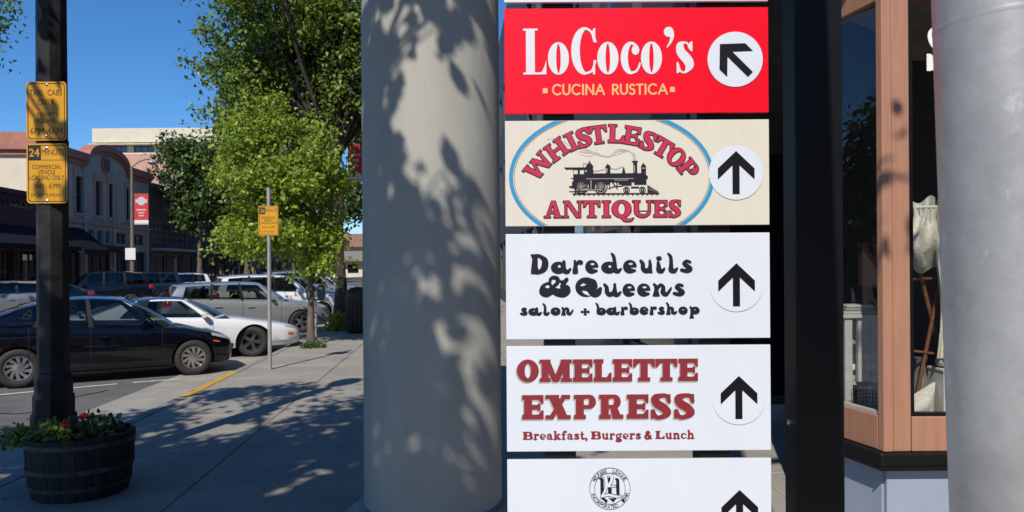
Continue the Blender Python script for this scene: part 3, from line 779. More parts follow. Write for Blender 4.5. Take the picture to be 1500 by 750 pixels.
# ------------------------------------------------------------------ lower case: bold slab (small print) and the bell-bottom salon letters
def lower_slab(ch, r=0.13):
    def sl(x, y, k=0.12): return PL(rect(x-k-r, y, x+k+r, y+0.15))
    if ch == 'r': return [ST([(0.25, 0.05, r), (0.25, 0.9, r)], 0), sl(0.25, 0), PL(rect(0, 0.85, 0.3, 1)), ST([(0.3, 0.7, r*.8), (0.5, 0.9, r*.8), (0.66, 0.85, r)])], 0.82
    if ch == 'e': return [PL(ell(0.45, 0.5, 0.45, 0.52)), MI(ell(0.47, 0.70, 0.21, 0.15)), MI([(0.40, 0.42), (1.2, 0.42), (1.2, 0.16), (0.55, 0.20), (0.40, 0.30)])], 0.92
    if ch == 'a': return [ST([(0.16, 0.78, r*.8), (0.38, 0.93, r*.7), (0.60, 0.78, r), (0.62, 0.12, r)]), PL(ell(0.34, 0.28, 0.33, 0.30)), MI(ell(0.38, 0.3, 0.12, 0.12)), PL(rect(0.55, 0, 0.95, 0.15))], 0.96
    if ch == 's': return [ST([(0.62, 0.80, r*.7), (0.38, 0.92, r*.7), (0.18, 0.74, r), (0.40, 0.52, r), (0.62, 0.26, r), (0.36, 0.07, r*.7), (0.10, 0.22, r*.7)]), PL(rect(0.58, 0.66, 0.72, 1)), PL(rect(0.0, 0.0, 0.13, 0.34))], 0.78
    if ch == 'n': return [ST([(0.25, 0.05, r), (0.25, 0.9, r)], 0), PL(rect(0, 0.85, 0.3, 1)), ST([(0.3, 0.75, r*.7), (0.55, 0.92, r*.8), (0.75, 0.7, r), (0.75, 0.05, r)]), sl(0.25, 0), sl(0.75, 0)], 1.04
    if ch == 'h': return [ST([(0.25, 0.05, r), (0.25, 1.4, r)], 0), PL(rect(0, 1.35, 0.3, 1.5)), ST([(0.3, 0.75, r*.7), (0.55, 0.92, r*.8), (0.75, 0.7, r), (0.75, 0.05, r)]), sl(0.25, 0), sl(0.75, 0)], 1.04
    if ch == 'u': return [ST([(0.25, 0.9, r), (0.25, 0.35, r), (0.42, 0.1, r*.8), (0.72, 0.25, r*.7)]), ST([(0.75, 0.95, r), (0.75, 0.08, r)], 0), PL(rect(0, 0.85, 0.3, 1)), PL(rect(0.52, 0.85, 0.8, 1)), PL(rect(0.75, 0, 1.0, 0.15))], 1.04
    if ch == 'c': return [PL(ell(0.45, 0.5, 0.45, 0.52)), MI(ell(0.5, 0.5, 0.2, 0.34)), MI([(0.5, 0.62), (1.1, 0.62), (1.1, 0.26), (0.5, 0.3)])], 0.88
    if ch == 'k': return [ST([(0.25, 0.05, r), (0.25, 1.4, r)], 0), PL(rect(0, 1.35, 0.3, 1.5)), ST([(0.35, 0.45, r*.8), (0.75, 0.92, r*.8)], 0), ST([(0.45, 0.55, r), (0.82, 0.08, r)], 0), sl(0.25, 0), sl(0.82, 0, .05), sl(0.75, 0.85, .05)], 1.06
    if ch == 'f': return [ST([(0.3, 0.05, r), (0.3, 1.1, r), (0.45, 1.38, r*.9), (0.66, 1.35, r)]), PL(rect(0, 0.8, 0.62, 0.96)), sl(0.3, 0)], 0.72
    if ch == 't': return [ST([(0.3, 1.3, r*.8), (0.3, 0.3, r), (0.42, 0.1, r*.9), (0.62, 0.16, r*.7)]), PL(rect(0.02, 0.82, 0.62, 0.98))], 0.70
    if ch == 'g': return [PL(ell(0.42, 0.58, 0.40, 0.42)), MI(ell(0.42, 0.58, 0.17, 0.2)), ST([(0.72, 0.9, r*.9), (0.85, 0.95, r*.7)], 0), ST([(0.2, 0.15, r*.8), (0.3, 0.02, r), (0.7, -0.05, r), (0.75, -0.28, r*.9), (0.4, -0.42, r*.8), (0.12, -0.28, r*.9), (0.3, -0.05, r*.7)])], 0.95
    if ch == ',': return [ST([(0.15, 0.1, r*1.2), (0.17, -0.1, r*.8), (0.06, -0.28, r*.4)])], 0.34
    if ch == '&': return [ST([(0.95, 0.1, r), (0.35, 0.85, r), (0.32, 1.15, r*.9), (0.52, 1.32, r*.8), (0.70, 1.12, r*.9), (0.50, 0.82, r), (0.14, 0.45, r*1.1), (0.25, 0.12, r), (0.60, 0.08, r), (0.92, 0.6, r*.8)])], 1.1
    return [], 0.35

def salon(ch):
    """round bottom-heavy letters; x-height 1, ascender 1.55"""
    def foot(x): return ST([(x, 0.22, .15), (x+.18, 0.12, .12), (x+.33, 0.28, .05)])
    if ch == 'a': return [PL(ell(.44, .44, .46, .45)), MI(ell(.50, .56, .13, .15)), ST([(.80, .90, .10), (.80, .45, .13), (.86, .18, .16), (1.04, .12, .13), (1.22, .34, .05)])], 1.22
    if ch == 'r': return [ST([(.17, .96, .07), (.22, .6, .13), (.20, .15, .20)]), PL([(.0, 0.0), (.40, 0.0), (.34, .4), (.10, .4)]), ST([(.3, .68, .09), (.50, .88, .12), (.66, .84, .16)])], .84
    if ch == 'e': return [PL(ell(.46, .49, .46, .50)), MI(ell(.52, .72, .20, .13)), MI(spline([(.48, .46), (.75, .46), (1.2, .50), (1.2, .20), (.74, .26), (.50, .34)])), ST([(.5, .13, .12), (.80, .17, .07)], 0)], .96
    if ch == 'd': return [PL(ell(.44, .43, .46, .44)), MI(ell(.50, .52, .12, .15)), ST([(.62, 1.52, .05), (.74, 1.3, .10), (.80, .8, .12), (.82, .3, .17), (1.0, .12, .13), (1.2, .32, .05)])], 1.20
    if ch == 'v': return [ST([(.08, .94, .08), (.22, .7, .13), (.24, .35, .15), (.40, .16, .16), (.62, .22, .16), (.72, .5, .12), (.70, .95, .06)]), PL([(.5, 0.0), (.86, 0.0), (.80, .5), (.58, .4)])], .92
    if ch == 'i': return [ST([(.16, .80, .08), (.20, .5, .14), (.22, .2, .18), (.40, .12, .13), (.58, .32, .05)]), PL(ell(.22, 1.12, .16, .15))], .62
    if ch == 'l': return [ST([(.06, 1.48, .06), (.20, 1.2, .10), (.22, .6, .13), (.22, .22, .18), (.42, .12, .13), (.58, .34, .05)])], .62
    if ch == 's': return [ST([(.62, .82, .08), (.42, .90, .09), (.26, .72, .12), (.42, .52, .15), (.62, .28, .17), (.42, .12, .13), (.10, .20, .10)])], .82
    if ch == 'u': return [ST([(.08, .94, .08), (.22, .7, .13), (.24, .35, .15), (.40, .15, .16), (.62, .25, .14), (.74, .6, .10), (.74, .95, .08)]), ST([(.74, .6, .12), (.76, .2, .18), (.94, .12, .12), (1.12, .34, .05)])], 1.12
    if ch == 'n': return [ST([(.08, .94, .07), (.20, .7, .12), (.20, .15, .18)]), PL([(.0, 0.0), (.40, 0.0), (.32, .4), (.10, .4)]), ST([(.28, .62, .09), (.46, .88, .10), (.64, .70, .12), (.62, .3, .17), (.82, .12, .12), (1.06, .50, .06), (1.12, .66, .03)])], 1.10
    if ch == 'o': return [PL(ell(.46, .48, .46, .49)), MI(ell(.47, .60, .16, .14))], .94
    if ch == 'b': return [PL(ell(.54, .44, .45, .45)), MI(ell(.54, .56, .14, .14)), ST([(.04, 1.50, .06), (.18, 1.2, .10), (.22, .7, .12), (.24, .25, .17)])], 1.0
    if ch == 'h': return [ST([(.04, 1.50, .06), (.18, 1.2, .10), (.20, .7, .12), (.20, .15, .18)]), PL([(.0, 0.0), (.40, 0.0), (.32, .4), (.10, .4)]), ST([(.28, .60, .09), (.46, .88, .10), (.64, .70, .12), (.62, .3, .17), (.84, .12, .12), (1.04, .34, .05)])], 1.08
    if ch == 'p': return [PL(ell(.56, .48, .44, .46)), MI(ell(.56, .60, .14, .14)), ST([(.06, .94, .07), (.20, .7, .12), (.22, .2, .14), (.20, -.38, .16)]), PL([(.0, -.52), (.40, -.52), (.32, -.1), (.12, -.1)])], 1.02
    if ch == 'D': return [ST([(.06, 1.44, .06), (.22, 1.1, .12), (.22, .2, .22)]), PL([(0, 0), (.55, 0), (.4, .5), (.12, .5)]), PL(spline([(.16, 1.48), (.6, 1.48), (1.12, 1.2), (1.26, .8), (1.16, .32), (.8, .04), (.3, 0.0), (.3, .6)])), MI(spline([(.46, 1.30), (.66, 1.22), (.84, .94), (.76, .46), (.56, .26), (.46, .5)]))], 1.32
    if ch == '+': return [PL(rect(.32, .02, .44, .78)), PL(rect(0, .34, .76, .46)), PL(ell(.38, .06, .12, .07)), PL(ell(.38, .74, .12, .07)), PL(ell(.05, .40, .07, .12)), PL(ell(.71, .40, .07, .12))], .78
    return [], .5

# ------------------------------------------------------------------ plain sans text from the built-in face, fitted to a box
def text2d(body, x0, y0, x1, y1, bold=0.0):
    """returns 2D verts, faces with the text filling the box (y up)"""
    cu = bpy.data.curves.new('text', 'FONT'); cu.body = body; cu.offset = bold; cu.resolution_u = 3
    o = bpy.data.objects.new('text', cu); COL.objects.link(o)
    dg = bpy.context.evaluated_depsgraph_get()
    me = o.evaluated_get(dg).to_mesh()
    V = [(v.co.x, v.co.y) for v in me.vertices]; Fc = [tuple(p.vertices) for p in me.polygons]
    o.evaluated_get(dg).to_mesh_clear()
    bpy.data.objects.remove(o); bpy.data.curves.remove(cu)
    xa, xb = min(v[0] for v in V), max(v[0] for v in V); ya, yb = min(v[1] for v in V), max(v[1] for v in V)
    return [(x0 + (v[0]-xa)/(xb-xa)*(x1-x0), y0 + (v[1]-ya)/(yb-ya)*(y1-y0)) for v in V], Fc

# the restaurant name over the maroon shopfront
for tx, pa, pb, ya, yb, m_ in (('CUCINA', 15, 26, 301.5, 298, mat('fascia_white', (0.6, 0.6, 0.58), 0.6)), ("LoCoco's", 27.5, 43, 304, 294.5, mat('fascia_gold', (0.55, 0.36, 0.05), 0.5)), ('RUSTICA', 44, 55, 304, 300.5, MATS['fascia_white'] if 'fascia_white' in MATS else None)):
    (xa, za), (xb, zb_) = fl(pa, ya, 30), fl(pb, yb, 30)
    vs, fs = text2d(tx, xa, za, xb, zb_)
    w = MB(); w.add([(x, -0.02, z) for x, z in vs], fs); w.build('fascia_lettering', m_ or MATS['fascia_white'], b1)
# ------------------------------------------------------------------ the directory sign
PD = 2.17
PX0, PW = at(741, 375, PD).x, 0.763
K = PW / 1409.0                            # metres per drawing unit
M_panel_w = mat('white_vinyl', (0.66, 0.70, 0.77), 0.25, var=0.03, scale=3, bump=0.03, bscale=160, spec=0.4)
M_panel_r = mat('red_vinyl', (0.80, 0.006, 0.022), 0.28, var=0.03, scale=2, bump=0.015, bscale=160, spec=0.3)
M_panel_c = mat('cream_vinyl', (0.66, 0.62, 0.53), 0.25, var=0.03, scale=20, bump=0.015, bscale=160, spec=0.3, stretch=(1, 1, 0.05))
M_disc = mat('white_disc_vinyl', (0.65, 0.70, 0.77), 0.25, var=0.015, scale=3, bump=0.02, bscale=160)
M_ink = mat('black_vinyl', (0.006, 0.006, 0.009), 0.5, var=0.1, spec=0.2)
M_ink2 = mat('soft_black_ink', (0.014, 0.012, 0.022), 0.5, var=0.1, spec=0.25)
M_letw = mat('white_letter_vinyl', (0.70, 0.70, 0.73), 0.3, var=0.03)
M_tan = mat('tan_letter_vinyl', (0.80, 0.42, 0.17), 0.4, var=0.05)
M_crim = mat('crimson_ink', (0.50, 0.022, 0.060), 0.4, var=0.06)
M_plum = mat('plum_outline_ink', (0.035, 0.006, 0.022), 0.4, var=0.1)
M_brick = mat('brick_red_ink', (0.235, 0.022, 0.030), 0.4, var=0.05)
M_gshad = mat('grey_drop_ink', (0.40, 0.38, 0.36), 0.4, var=0.05)
M_teal = mat('blue_band_ink', (0.03, 0.27, 0.50), 0.4, var=0.05)
M_smoke = mat('pale_grey_ink', (0.44, 0.43, 0.38), 0.5, var=0.2, scale=40)
M_sepia = mat('sepia_line_ink', (0.30, 0.17, 0.12), 0.4, var=0.1)

sign = empty('directory_sign', (PX0 + PW/2, PD, 0), 0, 'tall directory sign of stacked arrow panels on two dark posts', 'sign')
SX = -PW/2                                 # local x of the panels' left edge
PT = 0.012                                 # panel thickness
def panel(top_px, name, m, label, bottom_px=None):
    zt = EYE + (HY - top_px - 1.2)/F*PD
    zb = zt - 0.3045 if bottom_px is None else EYE + (HY - bottom_px - 1.2)/F*PD
    mb = MB(); mb.box(SX, SX+PW, 0, PT, zb, zt)
    o = mb.build('panel', m, sign, bevel=0.0012); o['label'] = label
    o['_zt'] = zt
    return o, zt
def decal(o, zt, vf, name, m, layer, ox=0, oy=0):
    """flat drawing (drawing units, y down) laid on a panel; layer sets how proud it is"""
    vs, fs = vf
    mb = MB(); y = -0.0007*layer
    mb.add([(SX + (x-ox)*K, y, zt - (yy-oy)*K) for x, yy in vs], fs)
    d = mb.build(name, m, o)
    return d
def draw(ops_list, box, h=1.6):
    f = Field(*box, h=h)
    for ops in ops_list: f.glyph(ops)
    return f
def arrow_ops(cx, cy, ang=0, k=1.0):
    p = [(0, -115), (98, -22), (98, 37), (18, -38), (18, 115), (-20, 115), (-20, -38), (-98, 37), (-98, -22)]
    c, s = math.cos(R(ang)), math.sin(R(ang))
    return [PL([(cx + k*(x*c - y*s), cy + k*(x*s + y*c)) for x, y in p])]
def arrow(o, zt, ox, oy, cx, cy, r, ang=0, md=M_disc, k=1.0):
    f = draw([[PL(ell(cx, cy, r, r, 64))]], (cx-r-6, cy-r-6, cx+r+6, cy+r+6)); decal(o, zt, f.mesh(), 'arrow_disc', md, 3, ox, oy)
    f = draw([arrow_ops(cx, cy, ang, k)], (cx-150, cy-150, cx+150, cy+150)); decal(o, zt, f.mesh(), 'arrow', M_ink, 4, ox, oy)

# top panel, only its lower edge is in the picture
o0, z0 = panel(2.5 - 154.5, 'panel', M_panel_w, 'uppermost white panel, mostly above the picture')
# red panel ---------------------------------------------------------------
o1, z1 = panel(11.5, 'panel', M_panel_r, 'red restaurant panel with tall white condensed letters')
ox, oy = 35, 42
def didot_o(x0, x1, y0=223, y1=397):
    c = (x0+x1)/2; return [PL(ell(c, (y0+y1)/2, (x1-x0)/2, (y1-y0)/2)), MI(ell(c, (y0+y1)/2, 12, (y1-y0)/2-10))]
red = [
 [PL(rect(150, 150, 197, 395)), PL(rect(135, 150, 212, 161)), PL(rect(135, 384, 256, 395)), PL([(258, 318), (258, 395), (206, 395), (236, 378), (248, 352)])],
 didot_o(267, 379),
 [PL(ell(462, 271, 71, 127)), MI(ell(478, 271, 41, 117)), MI(rect(490, 226, 560, 322)), PL([(520, 150), (520, 226), (511, 226), (500, 184), (488, 160), (508, 164), (510, 150)]), ST([(470, 391, 6), (500, 378, 6), (512, 350, 5), (515, 322, 4)]), PL([(506, 396), (518, 396), (518, 322), (511, 322), (508, 350)]), ST([(455, 150, 5), (484, 157, 6), (500, 172, 5)])],
 didot_o(530, 643),
 [PL(ell(708, 310, 53, 87)), MI(ell(723, 310, 30, 78)), MI(rect(722, 262, 790, 346)), PL(ell(734, 268, 20, 26)), ST([(700, 231, 6), (722, 233, 7), (742, 252, 8)]), ST([(705, 389, 6), (735, 382, 6), (752, 358, 5), (757, 338, 4)])],
 didot_o(763, 875),
 [PL(ell(912, 172, 26, 27)), ST([(926, 172, 13), (929, 200, 10), (920, 228, 6), (903, 253, 3)])],
 [ST([(1022, 262, 4), (1012, 236, 5), (994, 230, 6), (972, 246, 18), (978, 282, 24), (1008, 318, 26), (1022, 350, 22), (1002, 385, 7), (980, 386, 5), (962, 362, 4), (957, 338, 4)]), PL([(1038, 224), (1030, 224), (1014, 240), (1028, 276), (1038, 276)]), PL([(953, 392), (962, 392), (976, 378), (962, 334), (953, 334)])],
]
f = draw(red, (120, 130, 1070, 420)); decal(o1, z1, f.mesh(), 'lettering', M_letw, 2, ox, oy)
def futura(s, x0, x1, yb, h, r=5.0):
    """monoline capitals"""
    G = {'C': (0.86, [arcp(.5, .5, .46, .5, 48, 312)]), 'U': (0.72, [[(0.04, 1), (.04, .34)] + arcp(.36, .34, .32, .33, 180, 360) + [(.68, 1)]]),
         'I': (0.16, [[(.08, 0), (.08, 1)]]), 'N': (0.82, [[(.05, 0), (.05, 1), (.77, 0), (.77, 1)]]), 'A': (0.88, [[(.02, 0), (.44, 1), (.86, 0)], [(.17, .34), (.71, .34)]]),
         'R': (0.62, [[(.05, 0), (.05, .98), (.28, .98)] + arcp(.28, .73, .26, .25, 90, -90) + [(.05, .48)], [(.27, .48), (.58, 0)]]),
         'S': (0.56, [arcp(.29, .75, .23, .23, 30, 270) + arcp(.27, .25, .25, .26, 90, -150)]), 'T': (0.60, [[(0, .98), (.6, .98)], [(.3, 0), (.3, .98)]]), ' ': (0.42, [])}
    gap = 0.2; tot = sum(G[c][0] + gap for c in s) - gap; k = (x1-x0)/tot; x = x0; out = []
    for c in s:
        w, lines = G[c]
        ops = [('s', [(x + px*k, yb - py*h, r) for px, py in ln]) for ln in lines]
        if ops: out.append(ops)
        x += (w+gap)*k
    return out
f = draw(futura('CUCINA RUSTICA', 290, 902, 503, 52) + [[PL(rect(238, 468, 264, 496))], [PL(rect(917, 466, 943, 494))]], (225, 430, 960, 525)); decal(o1, z1, f.mesh(), 'lettering', M_tan, 2, ox, oy)
arrow(o1, z1, ox, oy, 1265, 321, 147, -45)
# cream panel -------------------------------------------------------------
o2, z2 = panel(176.0, 'panel', M_panel_c, 'cream antiques panel with black locomotive and blue oval')
ox, oy = 37, 41
def clipf(f, x0, y0, x1, y1):               # keep the drawing inside the panel
    X, Y = np.meshgrid(f.x0 + np.arange(f.nx)*f.h, f.y0 + np.arange(f.ny)*f.h)
    f.f = np.maximum(f.f, np.maximum(np.maximum(x0-X, X-x1), np.maximum(y0-Y, Y-y1)))
    return f
OC = (605, 345)
def ring(rx, ry, wd):
    f = Field(40, 42, 1160, 602, 1.6)
    f.glyph([PL(ell(*OC, rx, ry, 120)), MI(ell(*OC, rx-wd, ry-wd, 120))])
    return clipf(f, 40, 43, 1160, 600).mesh()
decal(o2, z2, ring(548, 365, 21), 'oval_band', M_teal, 1, ox, oy)
decal(o2, z2, ring(523, 341, 3.2), 'oval_line', M_sepia, 1, ox, oy)
f = Field(60, 60, 1140, 600, 1.6)
seq = [('W', 212, 284, -49), ('H', 312, 196, -36), ('I', 392, 153, -26), ('S', 458, 133, -17), ('T', 535, 118, -7), ('L', 631, 113, 2), ('E', 714, 124, 10), ('S', 803, 154, 21), ('T', 878, 190, 31), ('O', 950, 240, 43), ('P', 1014, 304, 52)]
for ch, cx, cy, a in seq:
    ops, w = caps(ch, 0.27, 0.15, 0.11, 0.10)
    if ch == 'I': ops, w = caps(ch, 0.27, 0.15, 0.12, 0.15)
    c, s = math.cos(R(a)), math.sin(R(a)); H = 98
    f.glyph(xf(ops, lambda x, y: (cx + ((x-w/2)*c + (y-0.5)*s)*H, cy + ((x-w/2)*s - (y-0.5)*c)*H), H))
x = 242
for ch, x0, x1 in (('A', 242, 340), ('N', 345, 447), ('T', 452, 542), ('I', 552, 598), ('Q', 604, 708), ('U', 714, 820), ('E', 826, 900), ('S', 908, 973)):
    ops, w = caps(ch, 0.27, 0.15, 0.11, 0.10)
    f.glyph(place(ops, x0, 560, (x1-x0)/w, 90))
decal(o2, z2, f.mesh(3.0), 'lettering_outline', M_plum, 2, ox, oy)
decal(o2, z2, f.mesh(-1.6), 'lettering', M_crim, 3, ox, oy)
# locomotive: drawn in the pixels of its own enlargement, 8.333 per photo pixel
def LM(x, y): return ((820 + x/8.333 - 730)*3.6585, (205 + y/8.333 - 165)*3.6585)
def lx(ops): return xf(ops, LM, 3.6585/8.333)
loco = [[PL(rect(160, 405, 1045, 470)), PL([(45, 330), (330, 330), (330, 355), (75, 355)]), PL(rect(160, 350, 330, 480)), MI(rect(165, 360, 215, 412)), MI(rect(240, 360, 290, 412)), PL(rect(290, 355, 405, 480)),
         PL([(310, 325), (345, 280), (375, 280), (408, 322), (400, 330), (400, 400), (310, 400)]), PL(ell(360, 268, 9, 16)), MI(rect(302, 362, 326, 382)),
         PL(rect(555, 330, 612, 410)), PL([(545, 332), (570, 300), (595, 300), (620, 332)]), PL(ell(580, 298, 7, 12)),
         PL([(752, 400), (768, 335), (780, 335), (795, 400)]), PL(rect(890, 260, 938, 410)), PL([(870, 255), (950, 255), (938, 278), (884, 278)]),
         PL(rect(985, 320, 1045, 400)), PL([(980, 325), (1000, 300), (1030, 300), (1048, 325)]), PL(ell(1013, 292, 9, 12)), PL(ell(1050, 455, 18, 24)),
         PL(rect(160, 465, 590, 540)), PL(rect(590, 465, 1050, 515)), PL(rect(900, 500, 1050, 545)), PL(rect(110, 555, 330, 578)), PL(rect(130, 458, 170, 466)),
         PL(rect(750, 515, 870, 555)), PL(rect(860, 568, 960, 588))],
        [PL(ell(256, 566, 80, 88)), MI(ell(256, 566, 66, 73)), PL(ell(256, 566, 58, 64))], [PL(ell(494, 566, 84, 90)), MI(ell(494, 566, 70, 76)), PL(ell(494, 566, 60, 66))],
        [PL(ell(806, 608, 40, 40)), MI(ell(806, 608, 30, 30)), PL(ell(806, 608, 23, 23))], [PL(ell(1000, 608, 40, 40)), MI(ell(1000, 608, 30, 30)), PL(ell(1000, 608, 23, 23))],
        [PL([(1060, 548), (1190, 628), (1190, 640), (1060, 640)])], [PL(rect(145, 500, 200, 640)), MI(rect(140, 585, 175, 640))], [PL(rect(330, 590, 440, 640)), MI([(325, 612), (430, 612), (445, 645), (325, 645)])],
        [PL(rect(110, 618, 330, 628))], [PL(rect(345, 470, 420, 600))],
        [('s', [(405, 378, 2.2), (470, 374, 2.2), (545, 352, 2.2)])], [('s', [(615, 345, 2.2), (680, 358, 2.2), (768, 325, 2.2)])], [('s', [(283, 285, 2.5), (283, 330, 2.5)])], [('s', [(283, 287, 2.5), (350, 287, 2.5)])],
        [('s', [(590, 590, 5), (660, 565, 6), (760, 560, 6)])], [('s', [(600, 520, 9), (600, 600, 3)])], [('s', [(640, 520, 7), (700, 600, 4)])], [('s', [(690, 515, 8), (690, 590, 5)])], [('s', [(720, 530, 12), (750, 530, 12)])]]
f = draw([lx(g) for g in loco], (330, 230, 900, 460), 1.2); decal(o2, z2, f.mesh(), 'locomotive', M_ink2, 2, ox, oy)
spk = []
for cx, cy, n, r0, r1, rr in ((256, 566, 11, 16, 54, 3.4), (494, 566, 11, 16, 56, 3.4)):
    for k in range(n):
        a = 2*math.pi*k/n; spk.append([('s', [(cx+r0*math.cos(a), cy+r0*math.sin(a), rr*.7), (cx+r1*math.cos(a), cy+r1*math.sin(a), rr)])])
    spk.append([PL(ell(cx, cy, 12, 12)), MI(ell(cx, cy, 5, 5))])
spk += [[('s', [(256, 604, 5), (500, 604, 5)])], [('s', [(320, 470, 4), (890, 470, 4)])], [('s', [(660, 488, 3.5), (825, 488, 3.5)])], [('s', [(375, 490, 5), (375, 590, 5)])], [PL(ell(806, 608, 9, 9))], [PL(ell(1000, 608, 9, 9))],
        [('s', [(1075, 575, 2), (1175, 625, 2)])], [('s', [(1070, 600, 2), (1150, 630, 2)])], [PL(rect(560, 345, 575, 395))], [PL(rect(995, 340, 1035, 350))], [PL(rect(900, 310, 910, 400))]]
f = draw([lx(g) for g in spk], (330, 230, 900, 460), 1.0); decal(o2, z2, f.mesh(), 'locomotive_highlight', mat('grey_tan_ink', (0.38, 0.35, 0.28), 0.4, var=0.1), 3, ox, oy)
trk = [[PL(rect(150, 645, 1205, 662))]] + [[PL(rect(165+k*59, 655, 180+k*59, 676))] for k in range(18)]
f = draw([lx(g) for g in trk], (330, 400, 900, 460), 1.2); decal(o2, z2, f.mesh(), 'track', M_plum, 2, ox, oy)
smk = []
for off, amp in ((0, 0), (10, 8), (-8, 14), (20, -10)):
    smk.append([ST([(905+off*.6, 240, 9), (885+off*.8, 170+amp*.3, 5), (820, 125+off+amp*.5, 4), (700, 140+off*1.2-amp, 4), (600, 195+off*.4+amp*.6, 4), (500, 190-off*.6, 3.5), (440, 160+amp, 3.5), (350, 130+off*1.5, 4), (250, 125+off*1.2+amp, 3)])])
smk.append([ST([(100, 60, 4), (40, 10, 3.5), (-60, -20, 3.5), (-150, -10, 3.5), (-190, 40, 3), (-120, 60, 3)])]); smk.append([ST([(215, 130, 3), (260, 175, 3.5), (360, 195, 3.5), (440, 165, 3)])])
f = draw([lx(g) for g in smk], (260, 100, 800, 300), 1.2); decal(o2, z2, f.mesh(), 'smoke', M_smoke, 1, ox, oy)
arrow(o2, z2, ox, oy, 1268, 325, 145)
# salon panel ------------------------------------------------------------
o3, z3 = panel(341.8, 'panel', M_panel_w, 'white salon panel with rounded black letters')
ox, oy = 41, 25
gl = []
def row(tbl, yb, sy):
    for ch, xa, xb in tbl:
        ops, w = salon(ch)
        gl.append(place(ops, xa, yb, (xb-xa)/w, sy))
row([('D', 176, 270), ('a', 285, 385), ('r', 398, 452), ('e', 466, 535), ('d', 553, 655), ('e', 668, 740), ('v', 754, 826), ('i', 840, 890), ('l', 903, 958), ('s', 970, 1040)], 236, 68)
row([('u', 560, 652), ('e', 664, 730), ('e', 742, 812), ('n', 824, 920), ('s', 930, 998)], 360, 66)
row([('s', 116, 156), ('a', 162, 228), ('l', 236, 272), ('o', 280, 330), ('n', 336, 396), ('+', 442, 484), ('b', 520, 572), ('a', 578, 644), ('r', 652, 690), ('b', 697, 748), ('e', 755, 800), ('r', 808, 844), ('s', 850, 888), ('h', 896, 952), ('o', 962, 1008), ('p', 1020, 1072)], 458, 40)
gl.append([PL(spline([(220, 325), (232, 300), (262, 284), (278, 290), (300, 312), (330, 318), (362, 300), (380, 312), (380, 340), (350, 362), (310, 356), (290, 346), (262, 360), (236, 356), (222, 342), (220, 325)])), MI(ell(262, 306, 14, 11)), ST([(276, 292, 4), (278, 268, 6), (296, 258, 8), (316, 266, 9), (314, 288, 8), (296, 304, 6)]), MI(ell(297, 276, 6, 9)), ST([(340, 306, 9), (352, 284, 10), (368, 270, 5)]), ST([(330, 278, 4), (346, 282, 7), (366, 264, 4)])])
gl.append([PL(ell(468, 310, 55, 50)), MI(spline([(432, 300), (455, 285), (488, 286), (498, 300), (470, 300), (446, 312)])), MI(spline([(436, 322), (462, 308), (480, 330), (496, 352), (484, 358), (456, 348)])), ST([(446, 316, 9), (480, 318, 13), (508, 345, 16), (530, 340, 16), (545, 318, 6)]), ST([(470, 278, 14), (505, 284, 14), (516, 305, 12)])])
f = draw(gl, (100, 110, 1100, 490), 1.5); decal(o3, z3, f.mesh(2.6), 'lettering', M_ink2, 2, ox, oy)
arrow(o3, z3, ox, oy, 1270, 303, 143, md=M_panel_w)
# diner panel ------------------------------------------------------------
o4, z4 = panel(506.2, 'panel', M_panel_w, 'white diner panel with brick red slab letters')
ox, oy = 44, 22
f = Field(80, 70, 1090, 550, 1.5)
def slabrow(tbl, y0, y1):
    for ch, xa, xb in tbl:
        ops, w = caps(ch, 0.36, 0.20, 0.18, 0.09)
        if ch == 'M': ops, w = caps('M', 0.30, 0.2, 0.17, 0.09)
        if ch == 'X': ops, w = caps('X', 0.33, 0.15, 0.17, 0.03)
        if ch == 'S': ops, w = caps('S', 0.31, 0.17, 0.15, 0.08)
        if ch == 'O': ops = [PL(ell(.55, .5, .55, .51)), MI(ell(.55, .5, .155, .32))]; w = 1.1
        f.glyph(place(ops, xa, y1, (xb-xa)/w, y1-y0))
slabrow([('O', 99, 216), ('M', 220, 392), ('E', 397, 502), ('L', 508, 604), ('E', 610, 714), ('T', 719, 836), ('T', 838, 955), ('E', 960, 1065)], 93, 213)
slabrow([('E', 126, 240), ('X', 250, 385), ('P', 402, 520), ('R', 536, 666), ('E', 684, 800), ('S', 812, 922), ('S', 936, 1048)], 282, 412)
vsh = f.mesh(0.6)
decal(o4, z4, ([(x-6, y+7) for x, y in vsh[0]], vsh[1]), 'letter_shadow', M_gshad, 1, ox, oy)
small = []
def smallrow(word, x0, x1, yb, xh, capk=1.45):
    items = []
    for c in word:
        if c == ' ': items.append(([], .42, 1, 1)); continue
        if c.isupper():
            ops, w = caps(c, 0.34, 0.17, 0.15, 0.08); items.append((ops, w*capk+.08, capk, 1))
        else:
            ops, w = lower_slab(c, 0.185); items.append((ops, w+.06, 1, 1))
    tot = sum(i[1] for i in items); k = (x1-x0)/tot; x = x0
    for ops, w, sc, _ in items:
        if ops: f.glyph(xf(ops, lambda a, b: (x + a*k*sc, yb - b*xh*sc), xh))
        x += w*k
smallrow('Breakfast, Burgers & Lunch', 128, 1046, 520, 30, 1.42)
decal(o4, z4, f.mesh(), 'lettering', M_brick, 2, ox, oy)
arrow(o4, z4, ox, oy, 1282, 302, 145, md=M_panel_w)
